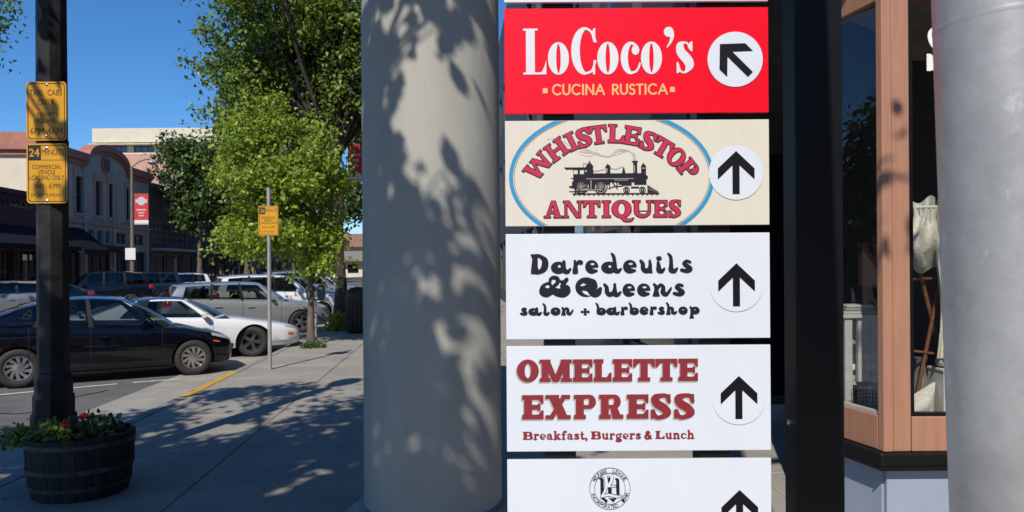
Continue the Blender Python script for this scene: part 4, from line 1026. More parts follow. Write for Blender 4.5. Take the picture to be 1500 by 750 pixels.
# league panel -----------------------------------------------------------
o5, z5 = panel(672.6, 'panel', M_panel_w, 'lowest white panel with round monogram seal')
ox, oy = 47, 82
SCX, SCY = 594, 238
seal = [[PL(ell(SCX, SCY, 109, 112, 72)), MI(ell(SCX, SCY, 106.6, 109.6, 72))], [PL(ell(SCX, SCY, 83, 84, 64)), MI(ell(SCX, SCY, 80.6, 81.6, 64))]]
def ZM(x, y): return ((850 + x/10 - 730)*3.6585, (675 + y/10 - 650)*3.6585)
def zx(ops): return xf(ops, ZM, 0.36585)
mono = [[PL([(262, 250), (300, 235), (335, 265), (335, 480), (300, 520), (285, 480), (285, 275)]), PL([(395, 235), (450, 235), (450, 490), (395, 490)]), PL([(495, 260), (515, 240), (560, 265), (565, 480), (530, 500), (515, 470), (515, 280)]),
         PL([(285, 540), (330, 525), (395, 575), (365, 615), (330, 570)]), PL([(395, 530), (440, 540), (520, 540), (470, 600), (440, 570)])]]
cut = [('t', spline([(310, 215, 18), (380, 200, 16), (430, 195, 20), (455, 230, 22), (440, 300, 22), (395, 360, 22)])), ('t', spline([(360, 220, 22), (375, 330, 22), (350, 430, 18), (300, 515, 16)])), ('t', spline([(300, 515, 16), (400, 490, 20), (520, 515, 20), (585, 505, 12)])), ('t', [(400, 365, 14), (500, 365, 14)])]
mono[0] = mono[0] + cut
edge = []
for k, p in cut:
    edge.append([('s', [(x, y, r+5) for x, y, r in p]), ('t', [(x, y, r-1) for x, y, r in p])])
f = draw(seal + [zx(g) for g in mono], (470, 110, 720, 365), 0.9)
e2 = Field(470, 110, 720, 365, 0.9)
allc = [('s', [(x, y, r+5) for x, y, r in p]) for k, p in cut] + [('t', [(x, y, r-1) for x, y, r in p]) for k, p in cut]
f.glyph(zx(allc))
decal(o5, z5, f.mesh(), 'seal', M_ink2, 2, ox, oy)
def ringtext(txt, a0, a1, top=True):
    n = len(txt); mb = MB()
    for i, c in enumerate(txt):
        if c == ' ': continue
        a = R(a0 + (a1-a0)*i/(n-1))
        vs, fs = text2d(c, -7 if c != 'I' else -2, -9, 7 if c != 'I' else 2, 9, 0.0)
        cx, cy = SCX + 95*math.cos(a), SCY - 96*math.sin(a)
        th = a - math.pi/2 if top else a + math.pi/2
        cc, ss = math.cos(th), math.sin(th)
        P = [(cx + (x*cc - y*ss), cy - (x*ss + y*cc)) for x, y in vs]
        mb.add([(SX + (x-ox)*K, -0.0014, z5 - (y-oy)*K) for x, y in P], fs)
    mb.build('seal_lettering', M_ink2, o5)
ringtext('WELFARE', 152, 104); ringtext('LEAGUE', 76, 31); ringtext('INCORPORATED', 197, 292, False); ringtext('1940', 318, 342, False)
arrow(o5, z5, ox, oy, 1285, 363, 145, md=M_panel_w)
# posts and cross bars behind the panels
for pa, pb in ((797, 842), (1022, 1069)):
    xa = at(pa, 375, PD + 0.02).x - sign.location.x; xb = at(pb, 375, PD + 0.02).x - sign.location.x
    w = MB(); w.box(xa, xb, PT + 0.004, PT + 0.09, 0, 2.95); w.build('post', M_black, sign, bevel=0.004)
for k in range(6):
    zc = z0 - 0.3045*0 - k*(z1 - z2) - 0.152
    w = MB(); w.box(SX+0.03, SX+PW-0.03, PT + 0.0005, PT + 0.0035, zc-0.02, zc+0.02); w.build('backing_rail', M_black, sign)
# ------------------------------------------------------------------ round column
CD = 4.75
cpos = at(633, 375, CD); cpos.z = 0
M_col = mat('column_paint', (0.365, 0.355, 0.315), 0.55, var=0.10, scale=2.2, bump=0.12, bscale=30, stretch=(1.6, 1.6, 0.6))
col = empty('round_column', cpos, 0, 'thick round grey column dappled with leaf shadow left of the directory sign', 'column')
CR = 0.431
w = MB(); w.lathe([(CR, 0.24), (CR, 0.9), (CR, 2.0), (CR, 3.2), (CR*0.985, 4.4)], 96); w.build('shaft', M_col, col, smooth=40)
w = MB(); w.lathe([(0.56, 0.0), (0.56, 0.10), (0.545, 0.12), (0.53, 0.125), (0.545, 0.15), (0.54, 0.18), (0.50, 0.195), (0.475, 0.20), (0.485, 0.215), (0.475, 0.235), (CR+0.002, 0.245)], 96); w.build('base', mat('column_base_paint', (0.22, 0.24, 0.26), 0.5, var=0.1), col, smooth=35)
w = MB(); w.lathe([(CR*0.99, 4.403), (CR+0.06, 4.43), (CR+0.06, 4.5), (CR+0.14, 4.56), (CR+0.14, 4.7)], 64); w.build('capital', M_col, col, smooth=35)
can = empty('sky_block_canopy', cpos + Vector((0, 0, 4.701)), 0, 'added flat canopy slab, unseen above the round column, blocking sky light', 'canopy')
w = MB(); w.box(-0.9, 3.4, -1.2, 3.2, 0.0, 0.35); w.build('blocker_slab', M_col, can)  # unseen slab, added to keep sky light off the shaded pavement
w = MB(); w.box(-0.98, 3.4, -1.28, 3.28, 0.352, 0.47); w.build('blocker_edge', M_col, can)

# ------------------------------------------------------------------ galvanized pole and black post at the right
def galv():
    m = mat('galvanized_steel', (0.36, 0.38, 0.39), 0.45, 0.35, var=0.16, scale=5, bump=0.05, bscale=60)
    nt = m.node_tree; L = nt.links.new; b = nt.nodes['Principled BSDF']
    tc = nt.nodes.new('ShaderNodeTexCoord')
    v = nt.nodes.new('ShaderNodeTexVoronoi'); v.inputs['Scale'].default_value = 45; L(tc.outputs['Object'], v.inputs['Vector'])
    n = nt.nodes.new('ShaderNodeTexNoise'); n.inputs['Scale'].default_value = 30; n.inputs['Detail'].default_value = 9; n.inputs['Roughness'].default_value = 0.7
    mpv = nt.nodes.new('ShaderNodeMapping'); mpv.inputs['Scale'].default_value = (1.0, 1.0, 0.55); L(tc.outputs['Object'], mpv.inputs['Vector']); L(mpv.outputs['Vector'], n.inputs['Vector'])
    r = nt.nodes.new('ShaderNodeValToRGB'); r.color_ramp.elements[0].position = 0.60; r.color_ramp.elements[1].position = 0.68
    r.color_ramp.elements[0].color = (0, 0, 0, 1); r.color_ramp.elements[1].color = (1, 1, 1, 1); L(n.outputs['Fac'], r.inputs['Fac'])
    ramp = [x for x in nt.nodes if x.type == 'VALTORGB'][0]
    mx = nt.nodes.new('ShaderNodeMix'); mx.data_type = 'RGBA'; mx.inputs[7].default_value = (0.60, 0.61, 0.61, 1)
    hv = nt.nodes.new('ShaderNodeMix'); hv.data_type = 'RGBA'; hv.blend_type = 'MULTIPLY'; hv.inputs[0].default_value = 0.10
    L(ramp.outputs['Color'], hv.inputs[6]); L(v.outputs['Color'], hv.inputs[7])
    bw = nt.nodes.new('ShaderNodeHueSaturation'); bw.inputs['Saturation'].default_value = 0.12; L(hv.outputs[2], bw.inputs['Color'])
    mm = nt.nodes.new('ShaderNodeMath'); mm.operation = 'MULTIPLY'; mm.inputs[1].default_value = 0.6; L(r.outputs['Color'], mm.inputs[0])
    mm.inputs[1].default_value = 0.4; L(mm.outputs[0], mx.inputs[0]); L(bw.outputs['Color'], mx.inputs[6]); L(mx.outputs[2], b.inputs['Base Color'])
    return m
M_galv = galv()
gp = at(1480, 375, 1.05); SLP = 0.029
gbase = Vector((gp.x + SLP*EYE, gp.y, 0))
pole = empty('galvanized_pole', gbase, 0, 'leaning galvanized steel pole close up at the right edge', 'pole')
w = MB(); w.tube([(-SLP*z, 0, z) for z in (0.012, 0.6, 1.2, 1.8, 2.4, 3.1, 4.5, 6.2)], 0.085, 64); w.build('shaft', M_galv, pole, smooth=60)
zs = at(1430, 36, 1.05).z
w = MB(); w.tube([(-SLP*(zs-0.004), 0, zs-0.004), (-SLP*zs, 0, zs), (-SLP*(zs+0.004), 0, zs+0.004)], [0.0851, 0.0855, 0.0851], 64); w.build('weld_seam', M_galv, pole, smooth=60)
w = MB(); w.lathe([(0.15, 0), (0.15, 0.012)], 32); w.build('base_plate', M_galv, pole)
w = MB(); w.lathe([(0.087, 0), (0.087, 0.02), (0.05, 0.05)], 32, c=(-SLP*6.2, 0, 6.201)); w.build('cap', M_galv, pole, smooth=40)
bx0, bx1 = at(1166, 375, 2.6).x, at(1236, 375, 2.6).x
bp = empty('black_post', ((bx0+bx1)/2, 2.66, 0), 0, 'square black painted post between the directory sign and the shop window', 'post')
w = MB(); hw = (bx1-bx0)/2; w.box(-hw, hw, -0.06, 0.06, 0.011, 3.3); w.build('shaft', M_black, bp, bevel=0.005)
w = MB(); w.box(-hw-0.04, hw+0.04, -0.10, 0.10, 0, 0.01); w.build('foot_plate', M_black, bp)
w = MB(); w.lathe([(0.011, 0), (0.011, 0.012), (0.007, 0.016)], 12); w.v = [(-hw-0.0 - z, y, x) for x, y, z in w.v]
o = w.build('bolt', M_chrome, bp); o.location = (0, -0.01, at(1129, 623, 2.6).z)

# ------------------------------------------------------------------ lamp post with the two parking plates
PDL = 6.2
lp = at(77.5, 375, PDL); lp.z = 0
M_pole = mat('weathered_black_iron', (0.014, 0.014, 0.015), 0.5, var=0.5, scale=4, bump=0.25, bscale=30, col2=(0.04, 0.038, 0.036), spec=0.25)
lamp = empty('street_lamp', lp, 0, 'black octagonal lamp post carrying yellow parking plates behind the barrel planter', 'lamp post')
oc = math.pi/8
w = MB(); w.lathe([(0.122, 0.86), (0.119, 2.0), (0.112, 4.6)], 8, ph=oc); w.build('shaft', M_pole, lamp, bevel=0.006)
w = MB(); w.lathe([(0.172, 0), (0.172, 0.50), (0.168, 0.52), (0.155, 0.53), (0.155, 0.66), (0.150, 0.68), (0.142, 0.685), (0.142, 0.80), (0.125, 0.858)], 8, ph=oc); w.build('base', M_pole, lamp, bevel=0.006)
w = MB(); w.tube([(0, 0, 4.6), (0, 0, 4.9)], 0.05, 12); w.lathe([(0.1, 0), (0.14, 0.04), (0.12, 0.06)], 16, c=(0, 0, 4.9)); w.build('collar', M_pole, lamp)
w = MB(); w.lathe([(0.10, 4.965), (0.19, 5.1), (0.21, 5.3), (0.16, 5.5), (0.03, 5.58)], 24); w.build('globe', mat('frosted_globe', (0.7, 0.7, 0.68), 0.3), lamp, smooth=40)

M_sy = mat('yellow_sign_sheet', (0.62, 0.30, 0.006), 0.4, var=0.10, scale=5, bump=0.03, bscale=80)
M_sk = mat('black_sign_ink', (0.015, 0.013, 0.012), 0.5, var=0.1)
M_bolt = M_chrome
def rrect(x0, z0, x1, z1, r, n=5):
    P = []
    for cx, cz, a in ((x1-r, z0+r, -90), (x1-r, z1-r, 0), (x0+r, z1-r, 90), (x0+r, z0+r, 180)):
        P += arcp(cx, cz, r, r, a, a+90, n)
    return P
def plate_sign(name, px0, py0, px1, py1, D, lines, label, bolts, group=None, block=None, zoom=(30, 110, 3.75), mscale=1.0, parent=None, part=None):
    """yellow plate; lines: (text, x0, y0, x1, y1) in enlargement pixels; block: black corner square"""
    A, B = at(px0, py1, D), at(px1, py0, D)
    c = (A + B) / 2; W, H = B.x - A.x, B.z - A.z
    root = empty(name, c, 0, label, 'sign', group) if parent is None else empty(part, c - parent.location, 0, parent=parent)
    w = MB(); w.prism(rrect(-W/2, -H/2, W/2, H/2, W*0.09), 0, 0.003); w.build('plate', M_sy, root)
    ex = lambda x: ((zoom[0] + x/zoom[2]) - (px0+px1)/2) / (px1-px0) * W
    ez = lambda y: -((zoom[1] + y/zoom[2]) - (py0+py1)/2) / (py1-py0) * H
    o, i, r = W*0.035, W*0.055, W*0.07
    Po, Pi = rrect(-W/2+o, -H/2+o, W/2-o, H/2-o, r), rrect(-W/2+i, -H/2+i, W/2-i, H/2-i, r)
    n = len(Po); w = MB(); w.add([(x, -0.0007, z) for x, z in Po] + [(x, -0.0007, z) for x, z in Pi], [(k, (k+1) % n, n+(k+1) % n, n+k) for k in range(n)]); w.build('border', M_sk, root)
    for t in lines:
        if t[0] == '24': continue
        vs, fs = text2d(t[0], ex(t[1]), ez(t[4]), ex(t[3]), ez(t[2]), 0.0)
        w = MB(); w.add([(x, -0.0008, z) for x, z in vs], fs); w.build('lettering', M_sk, root)
    if block:
        w = MB(); a, b, c2, d = block; w.add([(ex(a), -0.0006, ez(d)), (ex(c2), -0.0006, ez(d)), (ex(c2), -0.0006, ez(b)), (ex(a), -0.0006, ez(b))], [(0, 1, 2, 3)])
        w.add([(-W/2+i, -0.0006, ez(468)), (W/2-i, -0.0006, ez(468)), (W/2-i, -0.0006, ez(465)), (-W/2+i, -0.0006, ez(465))], [(0, 1, 2, 3)])
        w.build('number_block', M_sk, root)
        t = [q for q in lines if q[0] == '24'][0]
        vs, fs = text2d('24', ex(t[1]), ez(t[4]), ex(t[3]), ez(t[2]), 0.012)
        w = MB(); w.add([(x, -0.0013, z) for x, z in vs], fs); w.build('lettering', M_sy, root)
    for bx, by in bolts:
        w = MB(); w.lathe([(0.010, 0), (0.010, 0.004), (0.004, 0.007)], 10); w.v = [(ex(bx)+x, -0.0005-z, ez(by)+y) for x, y, z in w.v]; w.build('bolt', M_bolt, root)
    return root
SDP = PDL - 0.122
taxi = plate_sign('parking_sign', 38.8, 119.5, 97, 206, SDP, [('TAXI', 52, 80, 120, 113), ('CABS', 150, 80, 228, 113), ('ONLY', 98, 130, 185, 165), ('PERMIT', 92, 205, 188, 230), ('REQUIRED', 75, 238, 205, 268), ('6PM-4AM', 55, 290, 228, 325)],
    'upper yellow parking plate about taxi cabs on the black lamp post', [(145, 52), (140, 336)], 'yellow parking signs')
L24 = [('24', 50, 403, 106, 447), ('MINUTE', 118, 407, 243, 440), ('COMMERCIAL', 65, 492, 225, 516), ('VEHICLE', 98, 521, 192, 545), ('LOADING ONLY', 52, 550, 240, 576), ('7AM - 6 PM', 75, 597, 215, 622), ('EXCEPT SUNDAY', 60, 650, 220, 668)]
mins = plate_sign('parking_sign', 39.5, 210, 98.5, 298, SDP, L24, 'lower yellow plate with black number block on the black lamp post', [(145, 400), (145, 690)], 'yellow parking signs', block=(42, 383, 114, 466))
# brackets behind the plates
for yy in (145, 190, 235, 285):
    w = MB(); z = at(77, yy, SDP).z; w.box(-0.13, 0.12, -0.119, -0.1145, z-0.012, z+0.012); w.build('bracket', M_pole, lamp)

# ------------------------------------------------------------------ free-standing sign post further along
sp0 = ground(395.5, 541)
spost = empty('sign_post', sp0, 0, 'thin galvanized post with one yellow loading plate beside the white coupe', 'sign', 'yellow parking signs')
w = MB(); zt = at(392, 275, sp0.y).z; w.tube([(0, 0, 0), (0, 0, zt)], 0.033, 16); w.build('post', M_galv, spost, smooth=60)
far_pl = plate_sign('plate', 378.8, 301.5, 407.6, 345.2, sp0.y - 0.036, [(t, 378.8+(a-37)/222*28.8, 301.5+(b-375)/327*43.7, 378.8+(c-37)/222*28.8, 301.5+(d-375)/327*43.7) for t, a, b, c, d in L24], None, [], zoom=(0, 0, 1), parent=spost, part='sign_plate')
# block for the far plate
W = at(407.6, 323, sp0.y).x - at(378.8, 323, sp0.y).x; H = W*1.5
w = MB(); w.add([(-W*0.45, -0.0006, H*0.22), (-W*0.15, -0.0006, H*0.22), (-W*0.15, -0.0006, H*0.45), (-W*0.45, -0.0006, H*0.45)], [(0, 1, 2, 3)]); w.build('number_block', M_sk, far_pl)
vs, fs = text2d('24', -W*0.41, H*0.27, -W*0.19, H*0.40, 0.01)
w = MB(); w.add([(x, -0.0013, z) for x, z in vs], fs); w.build('lettering', M_sy, far_pl)

# ------------------------------------------------------------------ half-barrel planter
bc = at(117, 400, 5.8); bc.z = 0
M_stave = mat('old_oak', (0.014, 0.012, 0.011), 0.8, var=0.5, scale=5, bump=0.5, bscale=25, col2=(0.04, 0.035, 0.032), stretch=(3, 3, 0.4))
M_hoop = mat('rusty_hoop', (0.06, 0.05, 0.045), 0.6, 0.4, var=0.4, scale=12, col2=(0.14, 0.125, 0.115))
bar = empty('barrel_planter', bc, 0, 'dark half-barrel planter of wooden staves at the foot of the black lamp post', 'planter')
NS = 22; BH = 0.455
rp = pch([(0, 0.325), (0.2, 0.36), (0.5, 0.378)])
for k in range(NS):
    a0, a1 = 2*math.pi*(k+0.02)/NS, 2*math.pi*(k+0.98)/NS
    w = MB(); rr2 = rng.uniform(-0.003, 0.003); top = BH + rng.uniform(-0.008, 0.008)
    zsn = [0.0, 0.12, 0.24, 0.36, top]; vs = []
    for z in zsn:
        r = float(rp(z)) + rr2
        for a, q in ((a0, r), ((a0+a1)/2, r+0.004), (a1, r), (a1, r-0.028), (a0, r-0.028)): vs.append((q*math.cos(a), q*math.sin(a), z))
    fs = [(4, 3, 2, 1, 0), tuple(20+i for i in range(5))]
    for i in range(4):
        for j in range(5): fs.append((i*5+j, i*5+(j+1) % 5, (i+1)*5+(j+1) % 5, (i+1)*5+j))
    w.add(vs, fs); w.build('stave', M_stave, bar)
for z0h, z1h in ((0.07, 0.105), (0.20, 0.235), (0.385, 0.42)):
    w = MB(); w.lathe([(float(rp(z0h))+0.0075, z0h), (float(rp(z0h))+0.0105, z0h), (float(rp(z1h))+0.0105, z1h), (float(rp(z1h))+0.0075, z1h)], 48, cap=False); w.build('hoop', M_hoop, bar, smooth=40)
w = MB(); w.lathe([(0.29, 0.0), (0.29, 0.36), (0.33, 0.385), (0.2, 0.41)], 32); w.build('soil', mat('potting_soil', (0.03, 0.022, 0.016), 0.95, var=0.4, bump=0.6, bscale=40), bar)

# ------------------------------------------------------------------ banner lamps, meters, bin
M_ban_r = mat('red_banner_cloth', (0.55, 0.035, 0.04), 0.7, var=0.08, scale=3)
M_ban_w = mat('white_banner_cloth', (0.7, 0.7, 0.68), 0.7, var=0.05)
M_bronze = mat('bronze_pole_paint', (0.17, 0.145, 0.10), 0.5, var=0.15)
def banner_lamp(base, h, arm, bx0, bx1, bz0, bz1, label, plate=False, side=1):
    root = empty('banner_lamp', base, 0, label, 'lamp post', 'street lamps with red banners')
    w = MB(); w.tube([(0, 0, 0), (0, 0, h*0.35), (0, 0, h)], [0.16, 0.13, 0.08], 10); w.build('pole', M_bronze, root, smooth=50)
    P = [(0, 0, h-0.05), (arm*0.35, 0, h+0.75*abs(arm)*0.3), (arm*0.75, 0, h+abs(arm)*0.36), (arm, 0, h+abs(arm)*0.33)]
    w = MB(); w.tube(P, 0.045, 8); w.build('arm', M_bronze, root, smooth=50)
    w = MB(); w.lathe([(0.1, 0.12), (0.28, 0.0), (0.30, -0.08), (0.16, -0.2)][::-1], 14, c=(arm, 0, h+abs(arm)*0.33-0.13)); w.build('lamp_head', mat('lamp_head', (0.35, 0.33, 0.28), 0.4), root, smooth=40)
    c = [(bx0, bx1)]
    hz = bz1 - bz0
    w = MB(); w.box(bx0, bx1, -0.012, 0.0, bz0 + hz*0.14, bz1); b = w.build('banner', M_ban_r, root)
    w = MB(); w.box(bx0, bx1, -0.012, 0.0, bz0, bz0 + hz*0.14 - 0.002); w.build('banner_strip', M_ban_w, root)
    bw = bx1 - bx0; cx = (bx0+bx1)/2; cz = bz0 + hz*0.76
    f = Field(-1.1, -1.1, 1.1, 1.1, 0.03); f.glyph([PL(ell(0, 0, .72, .72)), PL(rect(-1, -.28, 1, .28))], 1)
    vs, fs = f.mesh(); w = MB(); w.add([(cx+x*bw*0.42, -0.014, cz-y*bw*0.42) for x, y in vs], fs); w.build('emblem', mat('banner_emblem', (0.5, 0.5, 0.5), 0.7, var=0.3, scale=30), b)
    for k, n_ in enumerate((8, 5, 4)):           # three rows of letters too small to read
        w = MB(); lw_ = bw*0.075; x = cx - n_*lw_*1.15/2; z = bz0 + hz*(0.45-k*0.095)
        for q in range(n_): w.add([(x+q*lw_*1.15, -0.0135, z), (x+q*lw_*1.15+lw_, -0.0135, z), (x+q*lw_*1.15+lw_, -0.0135, z+hz*0.05), (x+q*lw_*1.15, -0.0135, z+hz*0.05)], [(0, 1, 2, 3)])
        w.build('lettering', mat('banner_letter', (0.62, 0.45, 0.43), 0.7), b)
    for t in [(bz1-0.05), (bz0+0.05)]:
        w = MB(); w.tube([(0, 0, t), (bx1 if abs(bx1) > abs(bx0) else bx0, 0, t)], 0.02, 6); w.build('banner_rod', M_bronze, root)
    if plate:
        w = MB(); z = EYE + (HY-366)/F*base.y; w.box(-0.36, 0.30, -0.2, -0.17, z-0.48, z+0.28); w.build('notice_plate', M_ban_w, root)
    return root
ub = along(194, 20.9); pb = st(ub, 20.9)
hp = EYE + (HY-240)/F*pb.y
S1 = pb.y/F
banner_lamp(pb, hp, 30*S1, 3.5*S1, 24*S1, EYE + (HY-325)/F*pb.y, EYE + (HY-280)/F*pb.y, 'lamp post with red banner before the grey arched building', True)
pb2 = st(27.0, 3.1); S2 = pb2.y/F
banner_lamp(pb2, 8.2, -2.0, -26*S2, -3*S2, EYE + (HY-264)/F*pb2.y, EYE + (HY-183)/F*pb2.y, 'lamp post with red banner half hidden by leaves beside the column')
pb3 = st(62.0, 3.1); S3 = pb3.y/F
banner_lamp(pb3, 9.0, -2.0, -16*S3, -3*S3, EYE + (HY-366)/F*pb3.y, EYE + (HY-330)/F*pb3.y, 'farthest lamp post with small red banner low beside the column')
pm = ground(463, 499)
M_meter = mat('meter_grey', (0.05, 0.05, 0.055), 0.4, var=0.2)
mt = empty('parking_meter', pm, 0, 'twin-headed parking meter beside the slim tree trunk', 'parking meter')
w = MB(); w.tube([(0, 0, 0), (0, 0, 0.95)], 0.03, 12); w.build('post', M_galv, mt, smooth=60)
w = MB(); w.box(-0.19, 0.19, -0.03, 0.03, 0.951, 0.99); w.build('yoke', M_meter, mt)
for sx in (-0.13, 0.13):
    w = MB(); prof = [(-0.075, 0.99), (0.075, 0.99), (0.085, 1.15)] + arcp(0, 1.22, 0.09, 0.11, -10, 190, 12) + [(-0.085, 1.15)]
    w.prism([(x+sx, z) for x, z in prof], -0.06, 0.06); h_ = w.build('meter_head', M_meter, mt, bevel=0.012)
    w = MB(); w.prism([(x*0.7+sx, 1.22+(z)*0.7) for x, z in arcp(0, 0, 0.075, 0.075, 0, 180, 10)], -0.064, -0.0605); w.build('display', mat('meter_window', (0.5, 0.5, 0.5), 0.2), h_)
tb = ground(524, 487.5)
bn = empty('litter_bin', tb, 0, 'dark litter bin at the foot of the large tree beside the column', 'bin')
M_bin = mat('bin_black', (0.014, 0.014, 0.015), 0.5)
w = MB(); w.lathe([(0.25, 0.0), (0.27, 0.05), (0.29, 0.9), (0.30, 0.92), (0.30, 0.96)], 28); w.build('body', M_bin, bn, smooth=35)
for k in range(20):
    a = 2*math.pi*k/20; w = MB(); w.box(-0.018, 0.018, 0.0, 0.015, 0.06, 0.88); o = w.build('slat', M_bin, bn); o.rotation_euler = (0, 0, a); o.location = (0.283*math.sin(-a), 0.283*math.cos(a), 0)
w = MB(); w.lathe([(0.30, 0.962), (0.31, 1.0), (0.27, 1.12), (0.17, 1.2), (0.03, 1.22)], 28); w.build('lid', M_bin, bn, smooth=35)
# ------------------------------------------------------------------ cars
def car_paint(name, col, rough=0.25, metal=0.0, coat=1.0):
    return mat(name, col, rough, metal, var=0.04, scale=2.0, coat=coat, spec=0.5 if max(col) > 0.1 else 0.05)
M_tyre = mat('tyre_rubber', (0.022, 0.022, 0.022), 0.75, var=0.25, scale=20, bump=0.2, bscale=80)
M_trim = mat('black_trim', (0.012, 0.012, 0.013), 0.4, var=0.2)
M_gap = mat('panel_gap', (0.004, 0.004, 0.004), 0.8)
M_alloy = mat('alloy_rim', (0.50, 0.50, 0.51), 0.3, 0.9, var=0.1, scale=15)
M_alloy_d = mat('dark_alloy_rim', (0.10, 0.10, 0.105), 0.35, 0.7, var=0.15, scale=15)
M_autogl = glass('car_glass', (0.42, 0.47, 0.46), 1.5)
M_seat = mat('car_seat', (0.03, 0.03, 0.032), 0.8, var=0.2)
M_seat_l = mat('pale_headliner', (0.25, 0.25, 0.24), 0.8)
M_red = mat('tail_lamp_red', (0.45, 0.01, 0.012), 0.15, coat=1.0)
M_amber = mat('amber_lamp', (0.75, 0.14, 0.01), 0.2, coat=1.0)
M_lamp = mat('head_lamp', (0.55, 0.57, 0.58), 0.1, 0.3, coat=1.0)
RING = [(0.0, 'b', 0.0), (0.80, 'b', 0.0), (0.93, 'b', 0.03), (0.972, 'b', 0.12), (0.995, 'm', 0.30), (1.0, 'm', 0.55), (0.992, 'm', 0.74), (0.985, 'm', 0.80), (0.955, 's', -0.045), (0.93, 's', -0.012), (0.90, 's', 0.0), (0.70, 'c', 0.55), (0.45, 'c', 0.85), (0.2, 'c', 0.97), (0.0, 'c', 1.0)]
class Car:
    def __init__(s, S):
        s.S = S; s.L = S['L']
        s.top, s.sh, s.bot, s.hw = pch(S['top']), pch(S['shoulder']), pch(S['bottom']), pch(S['half'])
        s.zr = pch(S['roof']); s.rw = S['roof_half']; s.crown = S.get('crown', 0.05)
        s.hmax = max(p[1] for p in S['half'])
    def ring(s, t, k):
        """body surface at distance t from the nose, ring position k (0 underside centre .. 14 top centre); right side"""
        hw, zb, zs, zt = float(s.hw(t)), float(s.bot(t)), float(s.sh(t)), float(s.top(t))
        def pt(i):
            f, kind, a = RING[i]
            y = f*hw
            if kind == 'b': z = zb + a*min(1, (zs-zb)/0.5)
            elif kind == 'm': z = zb + (zs-zb)*a
            elif kind == 's': z = zs + a
            else: z = zs + (zt-zs)*a
            return y, z
        i = min(int(k), 13); q = k - i
        a, b = pt(i), pt(i+1)
        return a[0]+(b[0]-a[0])*q, a[1]+(b[1]-a[1])*q
    def P(s, t, k, side=-1, off=0.0):        # car axes: x forward from the middle, y left
        y, z = s.ring(t, k)
        if off:
            y2, z2 = s.ring(t, min(k+0.05, 14)); y1, z1 = s.ring(t, max(k-0.05, 0))
            dy, dz = y2-y1, z2-z1; l = math.hypot(dy, dz) or 1
            y += off*dz/l; z -= off*dy/l
        return (s.L/2 - t, side*y, z)
    def belt(s, t): return float(s.hw(t))*0.90, float(s.sh(t))
    def roofp(s, t, j):
        return (s.L/2 - t, j*s.rw*(0.9+0.1*float(s.hw(t))/s.hmax), float(s.zr(t)) + s.crown*(1-j*j))
def patch(c, t0, t1, k0, k1, side, off, n=8, m=6):
    return [[c.P(t0+(t1-t0)*i/n, k0+(k1-k0)*j/m, side, off) for j in range(m+1)] for i in range(n+1)]
def make_wheel(parent, x, y, r, wd, side, rim_mat, style, steer=0.0):
    t = MB(); q = 0.64*r
    prof = [(q, -wd/2+0.012), (q+0.01, -wd/2), (r-0.035, -wd/2-0.004), (r-0.008, -wd/2+0.02), (r, -wd/2+0.045), (r, wd/2-0.045), (r-0.008, wd/2-0.02), (r-0.035, wd/2+0.004), (q+0.01, wd/2), (q, wd/2-0.012)]
    t.lathe(prof, 40, cap=False); t.v = [(vx, side*vz, vy) for vx, vy, vz in t.v]
    w = t.build('wheel', M_tyre, parent, smooth=50)
    w.location = (x, y, r); w.rotation_euler = (0, 0, steer)
    m = MB(); o = wd/2
    m.lathe([(q*0.98, -o+0.02), (q*0.98, o-0.004), (q*0.90, o-0.006), (q*0.88, o-0.03)], 32, cap=False)
    m.lathe([(0.0001, o-0.055), (0.07, o-0.05), (0.062, o-0.02), (0.03, o-0.012), (0.0001, o-0.012)], 16, cap=False)
    ns = {'turbine': 10, 'five': 5, 'multi': 10}[style]
    for k in range(ns):
        a = 2*math.pi*k/ns
        hw0, hw1, tw = {'turbine': (0.018, 0.030, 0.38), 'five': (0.030, 0.038, 0.0), 'multi': (0.012, 0.016, 0.0)}[style]
        pts = []
        for rr, hw_, th in ((0.05, hw0, 0), (q*0.5, (hw0+hw1)/2, tw*0.5), (q*0.93, hw1, tw)):
            ca, sa = math.cos(a+th), math.sin(a+th)
            for e in (-1, 1): pts.append((rr*ca - e*hw_*sa, rr*sa + e*hw_*ca))
        vs = [(p[0], p[1], o-0.014 - (0.012 if i in (2, 3) else 0)) for i, p in enumerate(pts)] + [(p[0], p[1], o-0.045) for p in pts]
        m.add(vs, [(0, 1, 3, 2), (2, 3, 5, 4), (6, 8, 9, 7), (8, 10, 11, 9), (0, 2, 8, 6), (2, 4, 10, 8), (1, 7, 9, 3), (3, 9, 11, 5)])
    m.v = [(vx, side*vz, vy) for vx, vy, vz in m.v]
    m.build('rim', rim_mat, w, smooth=30)
    d = MB(); d.lathe([(0.0001, o-0.09), (q*0.97, o-0.09), (q*0.97, o-0.088), (0.0001, o-0.088)], 24, cap=False); d.v = [(vx, side*vz, vy) for vx, vy, vz in d.v]; d.build('brake_disc', M_trim, w)
    return w
